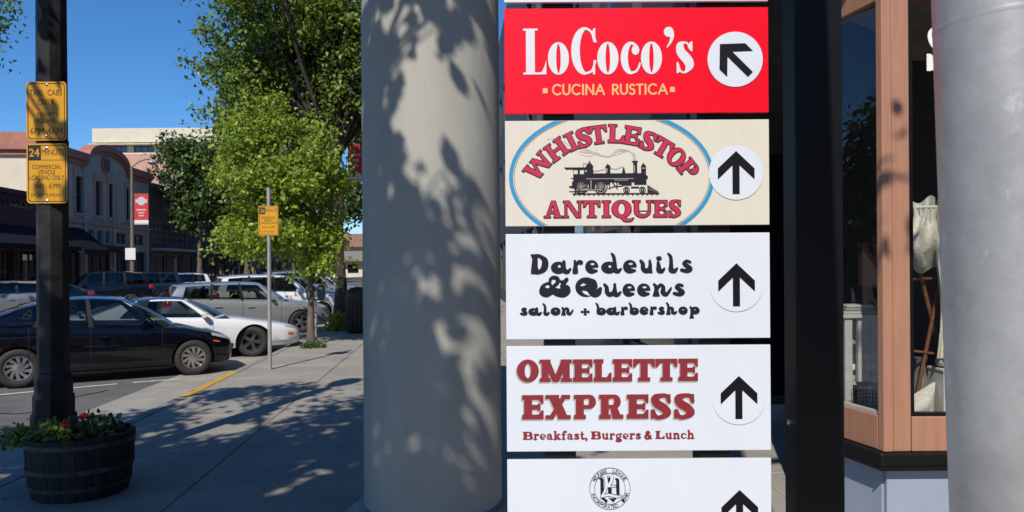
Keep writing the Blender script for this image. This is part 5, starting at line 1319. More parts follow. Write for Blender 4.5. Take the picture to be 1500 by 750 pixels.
def make_car(S, paint, loc, heading, label, cat, group=None, roof_mat=None, rim=M_alloy, style='five', steer=0.0, name='parked_car', scale=1.0):
    c = Car(S); L = c.L
    root = empty(name, loc, heading, label, cat, group); root.scale = (scale,)*3
    # --- lower body, closed shell
    T = np.unique(np.concatenate([[0, .015, .04, .07, .11, .16, .22, .3, .4], np.arange(.5, L-.45, .1), L-np.array([.4, .3, .22, .16, .11, .07, .04, .015, 0])]))
    cab0, cab1 = S['screen_base'], S['rear_base']
    m = MB(); nk = 15; rows = []
    for t in T:
        R_ = [c.P(t, k, -1) for k in range(nk)] + [c.P(t, k, 1) for k in range(nk-2, 0, -1)]
        rows.append(R_)
    nr = len(rows[0])
    m.v = [p for r in rows for p in r]
    for i in range(len(T)-1):
        tm = (T[i]+T[i+1])/2
        for k in range(nr):
            k2 = (k+1) % nr
            m.f.append((i*nr+k, i*nr+k2, (i+1)*nr+k2, (i+1)*nr+k))
            kk = min(k, nr-1-k)
            m.m.append(1 if (kk >= 10 and cab0 < tm < cab1) or kk == 0 else 0)
    m.f.append(tuple(range(nr))[::-1]); m.m.append(0)
    m.f.append(tuple((len(T)-1)*nr+k for k in range(nr))); m.m.append(0)
    body = m.build('body', [paint, M_trim], root)
    bm = bmesh.new(); bm.from_mesh(body.data); bmesh.ops.recalc_face_normals(bm, faces=bm.faces); bm.to_mesh(body.data); bm.free()
    r, wd = S['wheel_r'], S.get('wheel_w', 0.21)
    axles = S['axles']
    cut = MB(); yo = c.hmax
    for ax in axles:
        for sd in (-1, 1):
            rr = r + S.get('arch_gap', 0.045)
            vs = []; n = 36
            for yy in (sd*(yo+0.1), sd*(yo-0.30)):
                for k in range(n):
                    a = 2*math.pi*k/n; vs.append((L/2-ax+rr*math.cos(a), yy, r*0.98+rr*math.sin(a)))
            fs = [tuple(range(n)), tuple(range(2*n-1, n-1, -1))] + [(k, n+k, n+(k+1) % n, (k+1) % n) for k in range(n)]
            cut.add(vs, fs, 1)
    co = cut.build('cutter', [paint, M_trim], root)
    bm = bmesh.new(); bm.from_mesh(co.data); bmesh.ops.recalc_face_normals(bm, faces=bm.faces); bm.to_mesh(co.data); bm.free()
    mod = body.modifiers.new('arch', 'BOOLEAN'); mod.operation = 'DIFFERENCE'; mod.object = co; mod.solver = 'EXACT'
    dg = bpy.context.evaluated_depsgraph_get(); dg.update()
    me = bpy.data.meshes.new_from_object(body.evaluated_get(dg))
    body.modifiers.clear(); body.data = me
    bpy.data.objects.remove(co)
    me.polygons.foreach_set('use_smooth', [True]*len(me.polygons)); me.set_sharp_from_angle(angle=R(32))
    # --- cabin
    lines = S['side']                          # [(t at belt, t at roof)] : front pillar edge, pane edges..., rear edge
    panes = S['panes']                         # index pairs into lines
    rp_ = roof_mat or paint
    cabm = MB()
    def sidept(lf, h, sd):
        i = min(int(lf), len(lines)-2); q = lf - i
        tb = lines[i][0] + (lines[i+1][0]-lines[i][0])*q; tr = lines[i][1] + (lines[i+1][1]-lines[i][1])*q
        by, bz = c.belt(tb); x0 = L/2 - tb
        rx, ry, rz = c.roofp(tr, 1.0)
        b_ = 0.035*4*h*(1-h)
        return (x0 + (rx-x0)*h, sd*(by + (ry-by)*h + b_), bz + (rz-bz)*h + b_*0.25)
    hs = [0.0, 0.07, 0.3, 0.55, 0.78, 0.92, 1.0]
    for sd in (-1, 1):
        for i in range(len(lines)-1):
            sub = [i + k/4 for k in range(5)]
            isp = i in panes
            G = [[sidept(l, h, sd) for h in hs] for l in sub]
            if isp:
                cabm.grid([g[:2] for g in G], 0, sd > 0); cabm.grid([g[5:] for g in G], 0, sd > 0)
                g = MB(); Q = [[sidept(i + k/4*1.0, h, sd) for h in hs[1:6]] for k in range(5)]
                g.grid([[(p[0], p[1]-sd*0.006, p[2]) for p in row] for row in Q], 0, sd > 0)
                g.build('side_window', M_autogl, root, smooth=60)
            else:
                mid = 0 < i < len(lines)-2
                
                if mid: tm_ = MB(); tm_.grid(G, 0, sd > 0); tm_.build('pillar_trim', M_trim, root, smooth=45)
                else: cabm.grid(G, 0, sd > 0)
    jj = [-1, -.965, -.8, -.55, -.28, 0, .28, .55, .8, .965, 1]
    tr0, tr1 = lines[0][1], lines[-1][1]; tb0, tb1 = lines[0][0], lines[-1][0]
    ff, fb = S.get('front_bow', 0.10), S.get('rear_bow', 0.06)
    def screen(h, j, front):
        tb, tr, tc = (tb0, tr0, cab0) if front else (tb1, tr1, cab1)
        by, bz = c.belt(tb); q = 1-j*j
        t = tb + (tc-tb)*q; base = (L/2-t, j*by, bz + (float(c.top(tc))-bz)*q)
        bow = -ff if front else fb
        rp = c.roofp(tr + bow*q, j)
        b_ = 0.04*4*h*(1-h)
        return (base[0]+(rp[0]-base[0])*h + (b_ if front else -b_)*0.5, base[1]+(rp[1]-base[1])*h, base[2]+(rp[2]-base[2])*h + b_*0.6)
    for front, nm in ((True, 'windscreen'), (False, 'rear_window')):
        G = [[screen(h, j, front) for h in hs] for j in jj]
        fl = front
        cabm.grid(G[:2], 0, not fl); cabm.grid(G[-2:], 0, not fl)
        cabm.grid([g[:2] for g in G[1:-1]], 0, not fl); cabm.grid([g[5:] for g in G[1:-1]], 0, not fl)
        g = MB(); g.grid([[ (p[0], p[1], p[2]-0.004) for p in row[1:6]] for row in G[1:-1]], 0, not fl); g.build(nm, M_autogl, root, smooth=60)
    cabm.build('cabin_frame', paint, root, smooth=45)
    rf = MB()
    G = []
    for i in range(13):
        row = []
        for j in np.linspace(-1, 1, 13):
            a, b = tr0 - ff*(1-j*j), tr1 + fb*(1-j*j)
            row.append(c.roofp(a+(b-a)*i/12, j))
        G.append(row)
    rf.grid(G, 0, False); rf.build('roof', rp_, root, smooth=60)
    inner = MB(); inner.grid([[(x, y*0.96, z-0.03) for x, y, z in row] for row in G], 0, True); inner.build('headliner', M_seat_l, root)
    # --- seats
    zb = float(c.sh((tb0+tb1)/2)); zr = float(c.zr((tr0+tr1)/2))
    for ts in S['seats']:
        for ys in (-0.36, 0.36):
            s_ = MB(); x = L/2 - ts
            s_.add([(x+0.10, ys-0.22, zb-0.25), (x+0.10, ys+0.22, zb-0.25), (x-0.08, ys+0.22, zb-0.25), (x-0.08, ys-0.22, zb-0.25), (x-0.04, ys-0.2, zb+0.14), (x-0.04, ys+0.2, zb+0.14), (x-0.14, ys+0.2, zb+0.14), (x-0.14, ys-0.2, zb+0.14)],
                   [(0, 1, 5, 4), (1, 2, 6, 5), (2, 3, 7, 6), (3, 0, 4, 7), (4, 5, 6, 7), (3, 2, 1, 0)])
            se = s_.build('seat', M_seat, root, bevel=0.03)
            h_ = MB(); h_.box(x-0.16, x-0.07, ys-0.13, ys+0.13, zb+0.15, min(zb+0.33, zr-0.08)); h_.build('headrest', M_seat, se, bevel=0.03)
    # --- wheels
    for i, ax in enumerate(axles):
        for sd in (-1, 1):
            make_wheel(root, L/2-ax, sd*(c.hmax-wd/2-0.012), r, wd, sd, rim, style, steer if i == 0 else 0.0)
    # --- lamps, door gaps, handles, mirrors
    def pt(nm, m_, t0, t1, k0, k1, off=0.005, sides=(-1, 1)):
        for sd in sides:
            g = MB(); g.grid(patch(c, t0, t1, k0, k1, sd, off), 0, sd > 0); g.build(nm, m_, root, smooth=60)
    h = S['head']; pt('headlight', M_lamp, *h)
    h = S['tail']; pt('tail_light', M_red, *h)
    if 'amber' in S: pt('side_marker', M_amber, *S['amber'])
    for sd in (-1, 1):
        for t in S['gaps']:
            g = MB(); g.grid(patch(c, t-0.004, t+0.004, 3.0, 9.8, sd, 0.002, 1, 24), 0, sd > 0); g.build('door_gap', M_gap, root)
        for t in S['handles']:
            g = MB(); p = c.P(t, 6.6, sd); g.box(p[0]-0.10, p[0]+0.10, p[1]-(0.035 if sd < 0 else -0.004), p[1]+(0.035 if sd > 0 else -0.004), p[2]-0.012, p[2]+0.014); g.build('door_handle', S.get('handle_mat', paint), root, bevel=0.008)
        # sill trim
        g = MB(); g.grid(patch(c, axles[0]+r+0.1, axles[1]-r-0.1, 2.2, 3.2, sd, 0.004, 12, 3), 0, sd > 0); g.build('sill', M_trim, root, smooth=60)
        # mirror
        by, bz = c.belt(S['mirror']); g = MB(); x = L/2-S['mirror']
        vs = []
        for yy, k in ((by-0.03, 0.45), (by+0.06, 0.9), (by+0.15, 1.0), (by+0.21, 0.75)):
            for a in range(10):
                w_ = 2*math.pi*a/10; vs.append((x + 0.06*k*math.cos(w_) + (0.03 if k > .5 else 0), sd*yy, bz + 0.09 + 0.07*k*math.sin(w_)))
        fs = [tuple(range(10)), tuple(range(39, 29, -1))]
        for i in range(3):
            for a in range(10): fs.append((i*10+a, (i+1)*10+a, (i+1)*10+(a+1) % 10, i*10+(a+1) % 10))
        g.add(vs, fs); g.build('door_mirror', S.get('mirror_mat', paint), root, smooth=50)
    # grille and bumper openings, rear plate
    x = L/2
    zf = float(c.bot(0.02)); zt = float(c.top(0.02)); hwf = float(c.hw(0.0))
    g = MB(); g.box(x-0.01, x+0.006, -hwf*0.8, hwf*0.8, zf+(zt-zf)*0.12, zf+(zt-zf)*0.62); g.build('grille', M_trim, root)
    zf = float(c.bot(L-0.01)); zt = float(c.top(L-0.01))
    g = MB(); g.box(-x-0.012, -x+0.005, -0.16, 0.16, zf+(zt-zf)*0.25, zf+(zt-zf)*0.25+0.16); g.build('number_plate', M_wpaint, root)
    return root

SEDAN = dict(L=4.6, wheel_r=0.325, axles=(0.90, 3.60), screen_base=1.12, rear_base=4.22, roof_half=0.58,
    top=[(0, .56), (.06, .66), (.3, .76), (.7, .84), (1.12, .92), (2, .97), (3.6, 1.03), (4.1, 1.07), (4.4, 1.06), (4.54, .98), (4.6, .86)],
    shoulder=[(0, .53), (.06, .62), (.3, .71), (.7, .79), (1.12, .87), (1.6, .91), (2.6, .95), (3.6, 1.0), (4.2, 1.0), (4.5, .93), (4.6, .82)],
    bottom=[(0, .30), (.08, .21), (.5, .19), (2.3, .18), (4.1, .20), (4.45, .27), (4.6, .38)],
    half=[(0, .55), (.05, .66), (.14, .75), (.35, .84), (.8, .89), (1.5, .9), (3.2, .9), (3.9, .885), (4.3, .84), (4.5, .76), (4.6, .66)],
    roof=[(1.9, 1.37), (2.2, 1.42), (2.6, 1.44), (3.0, 1.42), (3.4, 1.35), (3.7, 1.26)],
    side=[(1.38, 2.06), (1.62, 2.14), (2.50, 2.56), (2.58, 2.62), (3.34, 3.10), (3.40, 3.15), (3.78, 3.33), (4.12, 3.50)], panes=(1, 3, 5), seats=(2.45, 3.25), mirror=1.72,
    head=(.06, .5, 8.2, 10.3), tail=(4.28, 4.57, 7.2, 9.2), amber=(.33, .47, 6.1, 6.8), gaps=(1.42, 2.55, 3.45), handles=(2.35, 3.25))
COUPE = dict(L=4.9, wheel_r=0.33, wheel_w=0.25, axles=(1.12, 3.70), screen_base=1.55, rear_base=4.35, roof_half=0.56, arch_gap=0.055,
    top=[(0, .50), (.1, .60), (.4, .70), (1.0, .81), (1.55, .89), (2.2, .90), (3.6, .95), (4.4, 1.0), (4.75, 1.0), (4.86, .92), (4.9, .8)],
    shoulder=[(0, .48), (.1, .57), (.4, .65), (1.0, .76), (1.55, .84), (2.4, .87), (3.6, .92), (4.4, .95), (4.75, .92), (4.9, .76)],
    bottom=[(0, .30), (.08, .22), (.6, .19), (2.3, .19), (4.2, .2), (4.7, .27), (4.9, .36)],
    half=[(0, .50), (.06, .64), (.2, .77), (.5, .88), (1.1, .94), (2.0, .93), (3.4, .94), (4.2, .92), (4.6, .86), (4.82, .78), (4.9, .66)],
    roof=[(2.3, 1.22), (2.6, 1.275), (2.9, 1.285), (3.3, 1.265), (3.7, 1.20)],
    side=[(1.90, 2.48), (2.08, 2.56), (3.34, 3.12), (3.72, 3.36), (4.30, 3.55)], panes=(1,), seats=(2.9, ), mirror=2.16,
    head=(.1, .42, 8.3, 10.0), tail=(4.55, 4.85, 7.0, 8.8), amber=(.22, .36, 5.0, 5.7), gaps=(1.95, 3.4), handles=(3.1,))
WAGON = dict(L=4.55, wheel_r=0.325, axles=(0.90, 3.54), screen_base=1.15, rear_base=4.42, roof_half=0.63,
    top=[(0, .62), (.06, .74), (.3, .84), (.8, .92), (1.15, .97), (2, 1.0), (4.2, 1.06), (4.42, 1.06), (4.52, .95), (4.55, .8)],
    shoulder=[(0, .60), (.06, .70), (.3, .79), (.8, .87), (1.15, .92), (2, .96), (3.6, 1.02), (4.3, 1.03), (4.48, .98), (4.55, .78)],
    bottom=[(0, .32), (.08, .22), (.5, .2), (2.3, .19), (4.1, .21), (4.4, .28), (4.55, .38)],
    half=[(0, .56), (.05, .68), (.14, .77), (.35, .84), (.8, .88), (1.5, .885), (3.4, .885), (4.1, .86), (4.4, .82), (4.55, .74)],
    roof=[(1.85, 1.40), (2.2, 1.445), (2.8, 1.455), (3.6, 1.43), (4.2, 1.39)],
    side=[(1.42, 2.02), (1.66, 2.10), (2.46, 2.52), (2.54, 2.58), (3.28, 3.22), (3.36, 3.30), (4.05, 3.92), (4.38, 4.12)], panes=(1, 3, 5), seats=(2.4, 3.25), mirror=1.75,
    head=(.08, .5, 8.2, 10.2), tail=(4.30, 4.5, 7.0, 9.6), gaps=(1.45, 2.5, 3.4), handles=(2.28, 3.15), front_bow=0.1)
SUV = dict(L=4.7, wheel_r=0.36, wheel_w=0.23, axles=(0.92, 3.66), screen_base=1.22, rear_base=4.52, roof_half=0.68,
    top=[(0, .75), (.06, .92), (.3, 1.02), (.8, 1.08), (1.22, 1.12), (2, 1.14), (4.2, 1.2), (4.52, 1.2), (4.66, 1.05), (4.7, .9)],
    shoulder=[(0, .72), (.06, .88), (.3, .96), (.8, 1.02), (1.22, 1.06), (2, 1.09), (4.2, 1.15), (4.55, 1.13), (4.7, .86)],
    bottom=[(0, .38), (.08, .28), (.5, .26), (2.3, .25), (4.2, .27), (4.5, .33), (4.7, .42)],
    half=[(0, .64), (.05, .76), (.14, .85), (.35, .91), (.8, .945), (1.5, .95), (3.5, .95), (4.2, .93), (4.55, .88), (4.7, .8)],
    roof=[(1.8, 1.62), (2.2, 1.69), (2.8, 1.71), (3.6, 1.70), (4.3, 1.64)],
    side=[(1.48, 1.98), (1.70, 2.06), (2.52, 2.54), (2.60, 2.60), (3.40, 3.36), (3.48, 3.44), (4.2, 4.08), (4.48, 4.26)], panes=(1, 3, 5), seats=(2.45, 3.35), mirror=1.78,
    head=(.07, .42, 8.0, 9.9), tail=(4.42, 4.64, 6.6, 9.2), gaps=(1.5, 2.56, 3.5), handles=(2.35, 3.25))

def short_nose(S, a, dl):
    """the same car with less length ahead of the front axle"""
    g_ = lambda t: t*(a-dl)/a if t < a else t-dl
    o = dict(S); o['L'] = S['L'] - dl
    for k in ('top', 'shoulder', 'bottom', 'half', 'roof'): o[k] = [(g_(t), v) for t, v in S[k]]
    o['side'] = [(g_(p), g_(q)) for p, q in S['side']]
    for k in ('axles', 'seats', 'gaps', 'handles'): o[k] = tuple(g_(t) for t in S[k])
    for k in ('screen_base', 'rear_base', 'mirror'): o[k] = g_(S[k])
    for k in ('head', 'tail', 'amber'): o[k] = (g_(S[k][0]), g_(S[k][1])) + tuple(S[k][2:])
    return o
SEDAN = short_nose(SEDAN, 0.9, 0.17)
P_black = car_paint('midnight_black_paint', (0.0025, 0.003, 0.006), 0.2)
P_white = car_paint('white_car_paint', (0.72, 0.73, 0.74), 0.3)
P_silver = car_paint('silver_car_paint', (0.42, 0.43, 0.44), 0.32, 0.6)
P_grey = car_paint('grey_car_paint', (0.22, 0.23, 0.24), 0.3, 0.5)
P_navy = car_paint('navy_car_paint', (0.004, 0.006, 0.014), 0.25)
P_blue = car_paint('blue_car_paint', (0.010, 0.016, 0.035), 0.25)
GR1, GR2 = 'cars angle-parked along the near kerb', 'cars angle-parked along the far kerb'
def near_car(S, wheel_px, wheel_py, head, sc, paint, label, cat='car', front=True, **k):
    """place a car by its front right tyre's contact with the road in the photograph"""
    g_ = ground(wheel_px, wheel_py, ROAD)
    c = Car(S); lx = c.L/2 - S['axles'][0]; ly = -(c.hmax - 0.1)
    h = R(head); ch, sh_ = math.cos(h), math.sin(h)
    loc = Vector((g_.x - sc*(lx*ch - ly*sh_), g_.y - sc*(lx*sh_ + ly*ch), ROAD + 0.006))
    return make_car(S, paint, loc, h, label, cat, GR1, scale=sc, **k)
sedan = near_car(SEDAN, 283, 549.5, 31, 0.95, P_black, 'glossy black sedan nearest the camera, partly behind the black lamp post', style='turbine')
coupe = near_car(COUPE, 371, 522.5, 32, 0.97, P_white, 'white low coupe with black roof and turned front wheels beyond the black sedan', roof_mat=P_black, rim=M_alloy_d, steer=R(-22))
wagon = near_car(WAGON, 440, 488, 31, 1.0, P_silver, 'silver estate car with tall red tail lamps beyond the white coupe', rim=M_alloy, style='five')
wsuv = near_car(SUV, 470, 472, 31, 0.95, P_white, 'white crossover parked just beyond the silver estate car')
gsuv = near_car(WAGON, 489, 463.5, 31, 1.05, P_grey, 'dark grey hatchback showing behind the slim tree trunk')
for k, (S, pt_, lb) in enumerate(((SEDAN, P_navy, 'navy sedan in the near row behind the large tree trunk'), (SUV, P_silver, 'silver crossover in the near row beside the litter bin'), (SEDAN, P_white, 'white sedan farthest along the near kerb row'))):
    p = st(33.0 + k*3.3, 7.0, ROAD + 0.006)
    make_car(S, pt_, p, R(31), lb, 'car', GR1)
def far_car(S, px, v, paint, label, sc=1.0, **k):
    p = st(along(px, v), v, ROAD + 0.006)
    return make_car(S, paint, p, R(211), label, 'car', GR2, scale=sc, **k)
far_car(SUV, 143, 16.8, P_navy, 'dark navy SUV parked across the street before the grey arched building', 1.02)
far_car(SUV, 200, 16.8, P_blue, 'second dark blue SUV just right of the navy one across the street', 1.0)
far_car(SEDAN, 48, 16.8, P_navy, 'dark blue saloon across the street behind the black lamp post')
far_car(WAGON, -24, 16.8, P_grey, 'grey car cut by the left edge across the street')
far_car(SUV, 253, 16.8, P_white, 'white boxy utility vehicle across the street right of the dark blue SUV', 0.95)
far_car(SEDAN, 318, 16.8, P_black, 'black saloon across the street left of the silver estate roof')
far_car(SEDAN, 352, 16.8, P_grey, 'grey saloon across the street under the dark street trees')
far_car(SUV, 395, 16.8, P_blue, 'blue SUV far across the street behind the yellow sign post')
far_car(SEDAN, 420, 16.8, P_white, 'white saloon far across the street behind the slim tree')
far_car(SUV, 452, 16.8, P_silver, 'silver SUV farthest across the street before the end building')
# ------------------------------------------------------------------ trees
nprng = np.random.default_rng(11)
M_bark = mat('grey_bark', (0.13, 0.10, 0.08), 0.9, var=0.4, scale=6, bump=0.9, bscale=30, stretch=(3, 3, 0.6))
M_bark_d = mat('dark_bark', (0.055, 0.042, 0.034), 0.9, var=0.4, scale=6, bump=0.9, bscale=30, stretch=(3, 3, 0.6))
L_dark = leaf_mat('dark_leaf', (0.075, 0.130, 0.022), (0.22, 0.30, 0.045), 0.36)
L_light = leaf_mat('light_leaf', (0.12, 0.21, 0.020), (0.31, 0.40, 0.045), 0.42)
L_mid = leaf_mat('mid_leaf', (0.045, 0.090, 0.018), (0.085, 0.135, 0.030), 0.4)
L_far = leaf_mat('far_leaf', (0.032, 0.065, 0.014), (0.075, 0.12, 0.026), 0.3)
def leaves_mesh(name, pos, size, m, up=0.4, nv=None):
    """pos (n,3): one folded leaf of four triangles' worth at each point"""
    n = len(pos); rg = nprng
    d = rg.normal(size=(n, 3)); d[:, 2] -= 0.5; d /= np.linalg.norm(d, axis=1)[:, None]
    nrm = rg.normal(size=(n, 3)); nrm[:, 2] = np.abs(nrm[:, 2]) + up; nrm += np.array(SUN_DIR)*0.9
    if nv is not None: nrm += nv*0.9
    s = np.cross(d, nrm); s /= np.linalg.norm(s, axis=1)[:, None] + 1e-9
    q = np.cross(s, d)
    sz = size * rg.uniform(0.65, 1.3, n)[:, None]
    def P_(a, b, c): return pos + d*sz*a + s*sz*b + q*sz*c
    V = np.stack([P_(0, 0, 0), P_(.22, .26, .06), P_(.58, .30, .09), P_(1, 0, -.08), P_(.58, -.30, .09), P_(.22, -.26, .06), P_(.5, 0, 0)], axis=1).reshape(-1, 3)
    me = bpy.data.meshes.new(name)
    me.vertices.add(7*n); me.vertices.foreach_set('co', V.ravel())
    idx = np.arange(n)[:, None]*7
    tri = (idx + np.array([[6, 1, 0, 6, 2, 1, 6, 3, 2, 6, 4, 3, 6, 5, 4, 6, 0, 5]])).ravel()
    me.loops.add(18*n); me.loops.foreach_set('vertex_index', tri.astype(np.int32))
    me.polygons.add(6*n); me.polygons.foreach_set('loop_start', (np.arange(6*n)*3).astype(np.int32)); me.polygons.foreach_set('loop_total', np.full(6*n, 3, np.int32))
    me.polygons.foreach_set('use_smooth', np.ones(6*n, bool))
    me.materials.append(m); me.update(calc_edges=True)
    return me
def crown_points(lobes, n, clump=0.28, per=26, shellp=0.55):
    """clumps spread through ellipsoid lobes, denser towards their outside"""
    W = np.array([l[3]*l[4]*l[5] for l in lobes])**0.75; W /= W.sum()
    nc = max(1, n//per); out, nv = [], []
    which = nprng.choice(len(lobes), nc, p=W)
    for k in which:
        cx, cy, cz, rx, ry, rz = lobes[k]
        d = nprng.normal(size=3); d /= np.linalg.norm(d)
        r = nprng.random()**(shellp/1.5)*1.02
        r *= 1 + 0.16*math.sin(3.1*d[0]*4+cx) * math.sin(2.7*d[2]*4+cz)
        c = np.array([cx+d[0]*rx*r, cy+d[1]*ry*r, cz+d[2]*rz*r])
        m = nprng.integers(per//2, per*3//2)
        sg = clump*nprng.uniform(0.6, 1.3)
        p = nprng.normal(size=(m, 3))*np.array([sg, sg, sg*0.62]); p[:, 2] -= 0.25*(p[:, 0]**2+p[:, 1]**2)/sg
        out.append(c+p); nv.append(np.tile(d, (m, 1)))
    return np.concatenate(out), np.concatenate(nv)
def sub_lobes(lobes, k, f, seed):
    """many small lobes through the big ones, so that the crown breaks into clumps with gaps"""
    rg = np.random.default_rng(seed); out = []
    W = np.array([l[3]*l[4]*l[5] for l in lobes])**0.7; W /= W.sum()
    for i in rg.choice(len(lobes), k, p=W):
        cx, cy, cz, rx, ry, rz = lobes[i]; d = rg.normal(size=3); d /= np.linalg.norm(d); r = rg.random()**0.35
        q = f*rg.uniform(0.7, 1.35)
        out.append((cx+d[0]*rx*r, cy+d[1]*ry*r, cz+d[2]*rz*r, q*1.25, q*1.25, q*0.7))
    return out
def make_tree(base, trunk, lobes, n, size, lm, bark, label, r0, group='street trees', clump=0.28, per=26, limbs=2, name='street_tree', shellp=0.55, pts=None):
    root = empty(name, base, 0, label, 'tree', group)
    w = MB(); w.tube(trunk, [r0*(1-0.55*i/(len(trunk)-1)) * (1.35 if i == 0 else 1) for i in range(len(trunk))], 14)
    w.build('trunk', bark, root, smooth=60)
    w = MB(); a = Vector(trunk[-1]); rg = random.Random(len(label))
    for (cx, cy, cz, rx, ry, rz) in lobes:
        st0 = Vector(trunk[-1]) if cz > trunk[-1][2] else Vector(trunk[-2])
        e = Vector((cx, cy, cz)); m = (st0+e)/2 + Vector((rg.uniform(-.2, .2), rg.uniform(-.2, .2), 0.15))
        w.tube([st0 - Vector((0, 0, 0.1)), m, e], [r0*0.42, r0*0.26, r0*0.10], 8)
        for k in range(int(5*limbs)):
            d = Vector((rg.gauss(0, 1), rg.gauss(0, 1), rg.gauss(0.25, 0.8))).normalized()
            s = m.lerp(e, rg.uniform(0.1, 1)); q = Vector((e.x+d.x*rx*0.85, e.y+d.y*ry*0.85, e.z+d.z*rz*0.85))
            w.tube([s, s.lerp(q, 0.5)+Vector((0, 0, 0.08)), q], [r0*0.14, r0*0.08, r0*0.03], 5)
    w.build('limbs', bark, root, smooth=60)
    P, N = crown_points(lobes, n, clump, per, shellp) if pts is None else pts
    if name == 'shade_tree':                     # open windows in the crown
        from mathutils import noise
        W_ = P + np.array(base); gx = W_[:, 0] + SUN_DIR.x/SUN_DIR.z*(6-W_[:, 2]); gy = W_[:, 1] + SUN_DIR.y/SUN_DIR.z*(6-W_[:, 2])
        nz = np.array([noise.noise(Vector((a*1.7, b*1.5, 3.7))) + 0.5*noise.noise(Vector((a*4.1, b*3.6, 9.1))) for a, b in zip(gx, gy)])
        colm = (gx > -2.45) & (gx < -0.75) & (gy > -1.6) & (gy < 1.95)      # the part that shades the column: two openings
        def win(cx, cy, rx, ry, tilt): return ((gx-cx-tilt*(gy-cy))/rx)**2 + ((gy-cy)/ry)**2 < 1 + 0.5*nz
        wins_ = win(-1.24, 1.05, 0.31, 0.40, 0.25) | win(-1.42, -0.06, 0.20, 0.34, 0.25)
        rn = nprng.random(len(nz))
        n2 = np.array([noise.noise(Vector((a*6.5, b*4.2, 1.3))) for a, b in zip(gx, gy)])
        keep = np.where(colm, (~wins_ & (n2 < 0.10)) | (rn < 0.10), (nz < 0.30) | (rn < 0.12)); P, N = P[keep], N[keep]
    if base[1] < 3:                              # pruned where a branch would shade the directory sign
        W_ = P + np.array(base); k_ = (PD - W_[:, 1]) / -SUN_DIR.y
        sx, sz = W_[:, 0] - SUN_DIR.x*k_, W_[:, 2] - SUN_DIR.z*k_
        keep = ~((sx > -0.22) & (sx < 0.95) & (sz > 0.4) & (sz < 3.1)); P, N = P[keep], N[keep]
    link('crown', leaves_mesh('crown', P, size, lm, nv=N), root)
    return root
# slim bright tree beside the kerb
b = ground(455, 504); D = b.y
def lob(px, py, dy, rx, rz, base, ry=None, D0=None):
    p = at(px, py, base.y + dy); s_ = (base.y+dy)/F
    return (p.x-base.x, dy, p.z, rx*s_, (ry or rx)*s_, rz*s_)
lobes = [lob(400, 205, 0, 50, 45, b), lob(345, 240, 0.2, 45, 30, b), lob(450, 225, -0.2, 48, 38, b), lob(395, 270, -0.3, 60, 34, b), lob(470, 285, 0.2, 46, 34, b), lob(330, 292, 0.3, 46, 28, b), lob(370, 165, 0.3, 34, 34, b), lob(420, 330, -0.3, 70, 30, b), lob(492, 330, 0.1, 30, 22, b), lob(360, 335, 0.2, 46, 24, b), lob(440, 368, 0, 44, 18, b)]
lobes = sub_lobes(lobes, 46, 0.42, 5)
make_tree(b, [(0, 0, 0), (0.02, 0, 0.9), (-0.02, 0.02, 1.7), (-0.1, 0, 2.3), (-0.35, 0, 3.0)], lobes, 19000, 0.105, L_light, M_bark, 'slim street tree with bright yellow-green leaves and thin trunk beside the parking meter', 0.075, clump=0.17, per=40, shellp=0.8, limbs=0.4)
# large dark tree beyond it
b = ground(499, 479.5)
lobes = [lob(430, 70, 0, 105, 85, b), lob(500, 60, 0.5, 95, 90, b), lob(360, 110, 0.3, 70, 70, b), lob(345, 185, 1.2, 62, 60, b), lob(495, 130, 0.5, 55, 60, b), lob(520, 70, 1.0, 60, 70, b), lob(515, 140, 1.5, 50, 40, b), lob(470, 0, 0.5, 130, 80, b), lob(395, 20, 0, 70, 55, b), lob(450, 170, 1.5, 90, 80, b)]
lobes = sub_lobes(lobes + [lob(400, 130, 0.4, 80, 60, b), lob(350, 60, 0.2, 50, 40, b), lob(330, 150, 0.4, 45, 40, b), lob(400, 220, 1.2, 80, 40, b)], 120, 0.72, 8)
make_tree(b, [(0, 0, 0), (0.03, 0, 1.2), (-0.05, 0, 2.4), (0.0, 0, 3.6), (-0.1, 0, 5.0)], lobes, 50000, 0.14, L_dark, M_bark_d, 'large dark green street tree with thick trunk beside the litter bin', 0.19, clump=0.26, per=50, shellp=0.8, limbs=0.4)
# trees across the street
def far_tree(px, v, spots, n, size, lm, label, r0, D=None):
    u_ = along(px, v); bb = st(u_, v)
    lb = [lob(a, c, dy, rx, rz, bb) for a, c, dy, rx, rz in spots]
    zl = min(l[2] for l in lb)
    make_tree(bb, [(0, 0, 0), (0.05, 0, zl*0.35), (0, 0, zl*0.7), (0, 0, zl)], lb, n, size, lm, M_bark, label, r0, clump=0.5, per=24, limbs=1)
far_tree(292, 20.7, [(265, 250, 0, 40, 45), (300, 230, 1, 50, 40), (255, 215, 0.5, 28, 25), (290, 300, 0, 42, 35), (330, 265, 0, 45, 50)], 9000, 0.33, L_far, 'round dark tree across the street right of the red banner', 0.22)
far_tree(362, 20.7, [(350, 300, 0, 40, 40), (385, 270, 0, 45, 45), (370, 330, 0, 40, 22)], 5000, 0.4, L_far, 'pale-trunked tree across the street behind the slim bright tree', 0.35)
far_tree(430, 20.7, [(440, 320, 0, 45, 40), (425, 280, 0, 40, 40), (455, 360, 0, 30, 22)], 5000, 0.5, L_mid, 'mid green tree far across the street behind the yellow sign post', 0.3)
far_tree(480, 20.7, [(500, 300, 0, 35, 28), (480, 330, 0, 30, 40), (520, 280, 0, 30, 25)], 4000, 0.6, L_mid, 'hazy green tree farthest down the street beside the column', 0.3)
far_tree(-62, 20.7, [(-14, 10, 0, 30, 24), (-75, 30, 0, 50, 60), (-90, -20, 0, 80, 60)], 7000, 0.2, L_dark, 'tree just outside the left edge with leaves hanging into the picture', 0.25)
